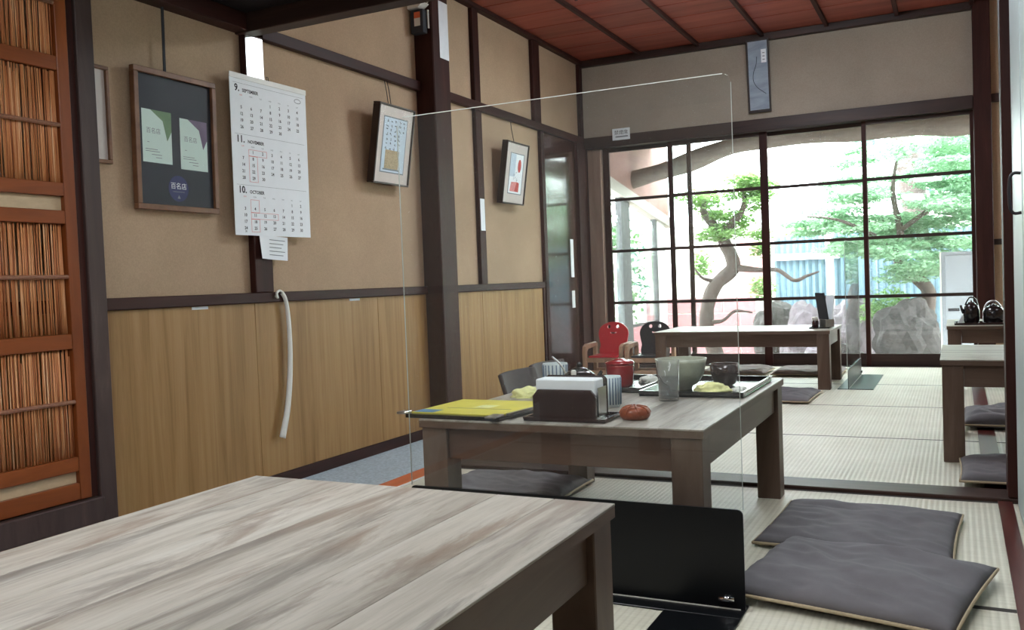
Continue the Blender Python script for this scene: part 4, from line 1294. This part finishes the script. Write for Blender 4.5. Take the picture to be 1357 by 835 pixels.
def pendant(label, x, y, z, w):  # added fill lamps, hung out of view to lift walls and ceiling
    t = thing('fill_pendant_lamp', label, 'lamp', (x, y, z), 0, 'added square fill pendants')
    MB().box(-w / 2 + 0.012, w / 2 - 0.012, -w / 2 + 0.012, w / 2 - 0.012, 0.004, 0.096).build('shade', 'lamp_pend_fill', t, bevel=0.004)
    for sx in (-1, 1):
        for sy in (-1, 1):
            MB().box(sx * w / 2 - 0.006, sx * w / 2 + 0.006, sy * w / 2 - 0.006, sy * w / 2 + 0.006, 0, 0.1).build('frame_post', 'dark_wood', t)
    MB().tube([(0, 0, 0.0965), (0, 0, ZC - 0.021 - z)], 0.006, 8).build('cord', 'ink', t, True)
    MB().lathe([(0.05, ZC - 0.02 - z), (0.05, ZC - 0.001 - z), (0, ZC - 0.001 - z)], 20).build('ceiling_cup', 'lamp_body', t)
    return t


def drum(label, x, y, z, w, d, h):
    t = thing('ceiling_lamp', label, 'lamp', (x, y, z), 0)
    MB().box(-w / 2, w / 2, -d / 2, d / 2, -0.02, -0.0005).build('housing', 'lamp_body', t, bevel=0.004)
    MB().box(-w / 2 + 0.005, w / 2 - 0.005, -d / 2 + 0.005, d / 2 - 0.005, -h, -0.0205).build('diffuser', 'lamp_far', t, bevel=0.01, seg=2)
    return t


drum('deep square ceiling lamp under the reddish boards near the garden windows', -0.98, 5.28, ZC - 0.029, 0.62, 0.42, 0.10)
pendant('added square paper pendant lamp, unseen fill for the crowded side of the tatami room', -1.35, 3.75, 2.02, 0.42)
pendant('added square paper pendant lamp, unseen fill for the side room', 1.3, 5.0, 2.05, 0.5)
lamp('flat ceiling lamp under the low black ceiling over the empty table', -1.35, 0.9, ZLOW + 0.0345, 0.36, 1.1, 'lamp_near')
lamp('flat ceiling lamp under the low black ceiling behind the viewer', -0.6, -1.5, ZLOW + 0.0345, 0.36, 1.1, 'lamp_near')
lamp('added flat lamp under the low black ceiling, unseen fill for the two near cushions', -0.3, 1.75, ZLOW + 0.0345, 0.36, 0.9, 'lamp_side_fill')  # added out of view to brighten the near floor and cushions

# ================================================================== GARDEN
random.seed(21)
ZG = -0.35
gr = MB().box(-9, 9, YB + 0.12, 20, ZG - 0.2, ZG).build('floor', 'ground')
struct(gr, 'bare garden ground outside the windows')


def rock(label, x, y, z, sx, sy, sz, mat, seed, group):
    bm = bmesh.new()
    bmesh.ops.create_icosphere(bm, subdivisions=4, radius=1.0)
    for v in bm.verts:
        p = v.co.copy()
        k = 1 + 0.30 * mnoise.noise(p * 1.3 + Vector((seed, 0, 0))) + 0.14 * mnoise.noise(p * 3.2 + Vector((0, seed, 0)))
        q = mnoise.voronoi(p * 1.6 + Vector((seed, seed, 0)))[0]
        k += 0.18 * (q[1] - q[0])
        v.co = Vector((p.x * sx * k, p.y * sy * k, p.z * sz * k))
    mn_ = min(v.co.z for v in bm.verts)
    for v in bm.verts:
        v.co.z -= mn_
    me = bpy.data.meshes.new('garden_rock')
    bm.to_mesh(me); bm.free()
    me.materials.append(M[mat])
    o = bpy.data.objects.new('garden_rock', me); COL.objects.link(o)
    o.location = (x, y, z)
    return tag(o, label, 'rock', group)


rock('large dark rock below the bent maple trunk', -0.42, 9.3, ZG, 0.31, 0.24, 0.36, 'rock_dark', 3, 'garden rocks')
rock('small dark rock beside the large dark rock', -0.88, 8.75, ZG, 0.13, 0.12, 0.18, 'rock_dark', 6, 'garden rocks')
rock('broad pale rock in front of the blue fence', -1.36, 9.55, ZG, 0.26, 0.22, 0.36, 'rock_pale', 9, 'garden rocks')
rock('rounded pale rock behind the small dark rock', -0.98, 10.3, ZG, 0.28, 0.22, 0.37, 'rock_pale', 14, 'garden rocks')
rock('low grey rock behind the broad pale rock', -1.80, 10.35, ZG, 0.25, 0.2, 0.34, 'rock_dark', 18, 'garden rocks')
rock('small pale rock before the broad pale rock', -1.2, 8.8, ZG, 0.15, 0.13, 0.16, 'rock_pale', 23, 'garden rocks')


def leaves(clumps, n, size, flat_=0.5, maple=True):
    """leaf blades scattered through flattened clumps; each blade a bent quad pair"""
    mb = MB()
    tot = sum(c[3] * c[4] * c[5] for c in clumps)
    for cx_, cy_, cz_, rx, ry, rz_ in clumps:
        for _ in range(max(20, int(n * rx * ry * rz_ / tot))):
            d = Vector((random.gauss(0, 1), random.gauss(0, 1), random.gauss(0, 1))).normalized() * (random.random() ** 0.4)
            p = Vector((cx_ + d.x * rx, cy_ + d.y * ry, cz_ + d.z * rz_))
            a = random.uniform(0, 2 * PI)
            s_ = size * random.uniform(0.6, 1.3)
            t = Vector((math.cos(a), math.sin(a), random.uniform(-flat_, flat_))).normalized() * s_
            w = Vector((-math.sin(a), math.cos(a), random.uniform(-flat_, flat_))).normalized() * s_ * 0.42
            nrm = t.cross(w).normalized() * s_ * 0.15
            mb.add([p, p + t * 0.5 + w + nrm, p + t, p + t * 0.5 - w + nrm], [(0, 1, 2, 3)])
    return mb


def tree(name, label, cat, trunks, clumps, n, size, lmat, group=None, bark='bark', flat_=0.5):
    base = trunks[0][0][0]
    t = thing(name, label, cat, base, 0, group)
    B = Vector(base)
    for i, (pts, rad) in enumerate(trunks):
        q = fill_between([Vector(p) - B for p in pts], 5)
        rr = []
        for k in range(len(q)):
            f = k / (len(q) - 1) * (len(rad) - 1)
            a = min(int(f), len(rad) - 2)
            r_ = rad[a] + (rad[a + 1] - rad[a]) * (f - a)
            rr.append(r_ * (1 + 0.13 * mnoise.noise(q[k] * 9)))
        MB().tube(q, rr, 10).build('trunk' if i == 0 else 'branch', bark, t, True)
    if clumps:
        mb = leaves([(c[0] - B.x, c[1] - B.y, c[2] - B.z) + tuple(c[3:]) for c in clumps], n, size, flat_)
        f = mb.build('foliage', lmat, t)
        f['kind'] = 'stuff'
    return t


# crooked pine-like trunk in the second pane
TY = 9.6
tree('crooked_tree', 'crooked S-shaped tree trunk with light green foliage outside the windows', 'tree', [
    ([(-2.31, TY, ZG), (-2.33, TY, -0.1), (-2.41, TY, 0.12), (-2.39, TY, 0.42), (-2.30, TY, 0.62), (-2.12, TY, 0.78), (-2.13, TY, 0.92), (-2.19, TY, 1.05), (-2.22, TY, 1.2)], [0.10, 0.085, 0.08, 0.075, 0.075, 0.08, 0.07, 0.065, 0.07]),
    ([(-2.22, TY, 1.17), (-2.10, TY, 1.27), (-2.00, TY + 0.05, 1.42), (-1.98, TY, 1.6)], [0.06, 0.045, 0.03, 0.012]),
    ([(-2.22, TY, 1.17), (-2.32, TY, 1.27), (-2.40, TY - 0.05, 1.42), (-2.36, TY, 1.62)], [0.06, 0.05, 0.035, 0.012]),
    ([(-2.13, TY, 0.80), (-1.85, TY - 0.05, 0.76), (-1.64, TY - 0.1, 0.75), (-1.47, TY - 0.15, 0.64), (-1.34, TY - 0.2, 0.68), (-1.22, TY - 0.2, 0.72)], [0.045, 0.026, 0.022, 0.022, 0.016, 0.008]),
    ([(-2.40, TY, 0.22), (-2.22, TY - 0.08, 0.24), (-2.08, TY - 0.1, 0.34), (-1.9, TY - 0.12, 0.32)], [0.03, 0.018, 0.016, 0.008]),
    ([(-2.31, TY, 0.66), (-2.42, TY - 0.1, 0.70), (-2.52, TY - 0.14, 0.85)], [0.025, 0.015, 0.007]),
], [(random.uniform(-2.46, -1.78), TY + random.uniform(-0.2, 0.35), random.uniform(1.12, 1.72), random.uniform(0.10, 0.24), 0.2, random.uniform(0.04, 0.10)) for _ in range(26)] + [(-2.52, TY + 0.3, 0.85, 0.10, 0.2, 0.18), (-1.86, TY + 0.2, 0.56, 0.14, 0.15, 0.13), (-1.82, TY, 0.98, 0.12, 0.15, 0.1)], 7000, 0.05, 'leaf_light')

# layered maple on the right
MY = 9.95
cl = []
for k in range(110):
    z_ = random.uniform(0.62, 2.02)
    x_ = random.uniform(-1.0 if z_ > 0.9 else -0.75, 0.55)
    cl.append((x_, MY + random.uniform(-0.55, 0.7), z_, random.uniform(0.18, 0.36), random.uniform(0.18, 0.34), random.uniform(0.03, 0.07)))
for k in range(20):
    cl.append((random.uniform(-1.6, -0.95), MY + random.uniform(0.3, 0.9), random.uniform(0.95, 1.75), random.uniform(0.12, 0.28), 0.25, 0.05))
tree('maple_tree', 'bent maple trunk with wide layers of fine green leaves beside the grey cabinet', 'tree', [
    ([(-0.30, MY, ZG), (-0.30, MY, 0.0), (-0.27, MY, 0.25), (-0.25, MY, 0.47), (-0.34, MY, 0.60), (-0.47, MY, 0.69), (-0.53, MY, 0.82), (-0.50, MY, 1.1), (-0.56, MY, 1.5), (-0.5, MY, 1.9)], [0.085, 0.08, 0.07, 0.07, 0.06, 0.05, 0.045, 0.035, 0.025, 0.01]),
    ([(-0.52, MY, 0.9), (-0.8, MY - 0.05, 1.1), (-1.1, MY, 1.25), (-1.4, MY, 1.3)], [0.03, 0.022, 0.015, 0.006]),
    ([(-0.50, MY, 1.1), (-0.2, MY - 0.1, 1.3), (0.1, MY - 0.1, 1.42), (0.4, MY, 1.5)], [0.03, 0.02, 0.014, 0.006]),
], cl, 42000, 0.046, 'leaf_mid', flat_=0.6)

# thick trunk further back with blue-green needles
tree('pine_tree', 'thick leaning pine trunk with blue-green needles behind the maple', 'tree', [
    ([(-0.33, 12.5, ZG), (-0.42, 12.5, 0.9), (-0.48, 12.5, 1.8), (-0.60, 12.5, 2.5), (-0.66, 12.5, 3.4)], [0.2, 0.17, 0.15, 0.14, 0.09]),
    ([(-0.48, 12.5, 1.9), (-0.1, 12.4, 2.1), (0.3, 12.3, 2.3), (0.7, 12.3, 2.4)], [0.06, 0.045, 0.03, 0.01]),
], [(0.15, 12.3, 2.05, 0.5, 0.4, 0.24), (-1.0, 12.4, 2.25, 0.3, 0.3, 0.15), (0.5, 12.3, 2.5, 0.5, 0.4, 0.2), (0.1, 12.2, 1.7, 0.4, 0.3, 0.22), (0.6, 12.2, 1.4, 0.5, 0.3, 0.5)], 5000, 0.07, 'leaf_blue')
mo = thing('clipped_bush', 'rounded bright green bush above the large dark rock', 'bush', (-0.60, 9.78, ZG))
leaves([(0, 0, 0.70, 0.22, 0.2, 0.2), (0.12, 0, 0.66, 0.14, 0.16, 0.16), (-0.15, 0, 0.64, 0.16, 0.16, 0.14)], 1500, 0.035, 0.9).build('foliage', 'leaf_light', mo)['kind'] = 'stuff'
MB().tube([(0, 0, 0), (0.01, 0, 0.3), (0, 0, 0.62)], [0.03, 0.025, 0.015], 8).build('stem', 'bark', mo, True)
for k, (x_, y_, w_, h_, lm, lb) in enumerate(((-4.25, 10.4, 0.95, 1.1, 'leaf_dark', 'green hedge bush behind the annex windows'), (1.6, 10.9, 0.9, 1.3, 'leaf_mid', 'tall hedge bush beside the maple'),
                                              (-1.9, 12.9, 0.6, 0.85, 'leaf_light', 'pale green bush standing behind the blue fence'))):
    hb = thing('hedge_bush', lb, 'bush', (x_, y_, ZG))
    leaves([(0, 0, h_, w_, 0.5, h_)], 5000, 0.075, 0.9).build('foliage', lm, hb)['kind'] = 'stuff'
    MB().tube([(0, 0, 0), (0.02, 0, h_ * 0.5), (0, 0, h_)], [0.05, 0.04, 0.02], 8).build('stem', 'bark', hb, True)

# natural log beam under the eaves, and the eaves
LY = 8.4
lg = MB().tube(fill_between([(-3.4, LY, 1.56), (-2.70, LY, 1.69), (-2.29, LY, 1.775), (-1.9, LY, 1.885), (-1.55, LY, 1.94), (-1.1, LY, 1.93), (-0.69, LY, 1.925), (-0.2, LY, 1.905), (0.135, LY, 1.885), (0.7, LY, 1.87), (1.6, LY, 1.90)], 5),
               [0.086 + 0.010 * math.sin(i * 0.7) for i in range(51)], 16).build('log_beam', 'log', None, True)
tag(lg, 'long curved natural log beam under the eaves outside the windows', 'beam')
ev = thing('eave_roof', 'pale board eaves above the log beam outside the windows', 'roof', (0, YB + 0.13, 2.12))
for k in range(10):
    x_ = -4.0 + k * 0.6
    MB().prism([(0.0, 0.12), (1.68, -0.07), (1.68, -0.05), (0.0, 0.14)], x_ + 0.0002, x_ + 0.5998, WALL_L).build('board', 'jamb', ev)

# blue corrugated fence with a white bar
fe = thing('corrugated_fence', 'pale blue corrugated fence sheets with a white bar across', 'fence', (-2.05, 11.5, ZG))
for k in range(8):
    mb = MB()
    nq = 16
    for i in range(nq + 1):
        x_ = 0.3 * i / nq
        yy = 0.016 * math.sin(i * PI / 2)
        for zz in (0, 1.52):
            mb.v.append((x_, yy, zz)); mb.v.append((x_, yy + 0.004, zz))
    for i in range(nq):
        a = i * 4
        mb.f += [(a, a + 4, a + 6, a + 2), (a + 1, a + 3, a + 7, a + 5), (a + 2, a + 6, a + 7, a + 3), (a, a + 1, a + 5, a + 4)]
    mb.build('fence_sheet', 'fence_blue', fe, loc=(k * 0.302, 0, 0))
MB().box(0.041, 0.80, -0.06, -0.02, 1.22, 1.30).build('crossbar', 'white_paint', fe)
MB().box(0.0, 0.04, -0.065, -0.021, 0, 1.5).build('fence_post', 'white_paint', fe)
MB().tube([(0.70, -0.11, 0), (0.70, -0.11, 1.0), (0.68, -0.11, 1.7)], 0.045, 10).build('downpipe', 'white_paint', fe, True)

# pink block wall
pk = thing('block_wall', 'low pink block wall behind the crooked tree', 'garden wall', (-3.6, 11.2, ZG))
MB().box(0, 1.55, 0.01, 0.09, 0, 0.8).build('mortar', 'pale_wall', pk)
bk = None
for r in range(4):
    for c_ in range(4):
        x_ = c_ * 0.4 - (0.2 if r % 2 else 0)
        x0, x1 = max(0, x_), min(1.55, x_ + 0.4)
        if x1 - x0 > 0.05:
            MB().box(x0 + 0.005, x1 - 0.005, 0, 0.1, r * 0.2 + 0.005, r * 0.2 + 0.195).build('block', 'pink_wall', pk, bevel=0.004)
pier = thing('brick_pier', 'pinkish brick pier between the crooked trunk and the blue fence', 'pier', (-2.48, 11.6, ZG))
MB().box(0.004, 0.346, 0.004, 0.236, 0, 1.48).build('mortar', 'pale_wall', pier)
for r in range(20):
    for c_ in range(3):
        x_ = c_ * 0.175 - (0.0875 if r % 2 else 0)
        x0, x1 = max(0, x_), min(0.35, x_ + 0.175)
        if x1 - x0 > 0.03:
            MB().box(x0 + 0.004, x1 - 0.004, 0, 0.24, r * 0.074 + 0.004, r * 0.074 + 0.070).build('brick', 'brick_pink', pier)

# grey steel cabinet just outside the window
cb = thing('steel_cabinet', 'light grey steel cabinet standing outside the window beside the post', 'cabinet', (0.02, 8.3, ZG))
MB().box(-0.13, 0.28, 0, 0.3, 0, 1.19).build('body', 'cabinet_grey', cb, bevel=0.004)
MB().box(-0.10, 0.26, -0.012, -0.0005, 0.03, 1.16).build('door', 'cabinet_grey', cb, bevel=0.003)
MB().box(-0.085, 0.0, -0.016, -0.0125, 0.70, 0.725).build('slot', 'ink', cb)
MB().box(-0.142, -0.1305, -0.002, 0.3, 0.0, 1.19).build('edge_strip', 'white_paint', cb)

# annex wing seen through the corner window
ax = thing('annex_wall', 'pink plastered annex with a white eave board and grey posts beyond the corner window', 'building', (-2.78, 7.45, ZG))
MB().prism([(-0.1, 2.04), (2.1, 1.70), (2.1, 2.5), (-0.1, 2.5)], -0.06, 0.0, WALL_L).build('upper_wall', 'plaster_pink', ax)
MB().prism([(-0.12, 1.93), (2.12, 1.60), (2.12, 1.70), (-0.12, 2.04)], -0.07, 0.03, WALL_L).build('eave_board', 'eave_paint', ax)
for a, b, m_ in ((0.56, 0.80, 'post_grey'), (1.62, 1.66, 'post_grey'), (1.72, 1.95, 'white_paint'), (-0.1, 0.02, 'post_grey')):
    MB().box(-0.06, 0.0, a, b, 0, 1.72 + (0.16 if a < 0.6 else 0)).build('post', m_, ax)
MB().box(-0.04, 0.0, 0.021, 0.559, 0, 0.60).build('lower_panel', 'pink_wall', ax)
MB().box(-0.04, 0.0, 0.801, 1.619, 0, 0.60).build('lower_panel', 'pink_wall', ax)
for a, b in ((0.021, 0.559), (0.801, 1.619)):
    MB().box(-0.035, -0.005, a, b, 0.60, 0.63).build('window_sill', 'post_grey', ax)
    MB().box(-0.022, -0.019, a, b, 0.63, 1.66).build('pane', 'glass', ax)
ra = thing('white_railing', 'white vertical railing behind the annex windows', 'railing', (-3.5, 8.0, ZG))
for k in range(16):
    MB().box(-0.01, 0.01, k * 0.12, k * 0.12 + 0.025, 0, 1.35).build('baluster', 'white_paint', ra)
MB().box(-0.015, 0.015, -0.02, 1.85, 1.351, 1.39).build('handrail', 'white_paint', ra)
ga = MB().box(-7, 6, 14.0, 14.15, ZG, 1.5).build('garden_wall', 'pale_wall')
tag(ga, 'long pale boundary wall at the far end of the garden', 'wall')
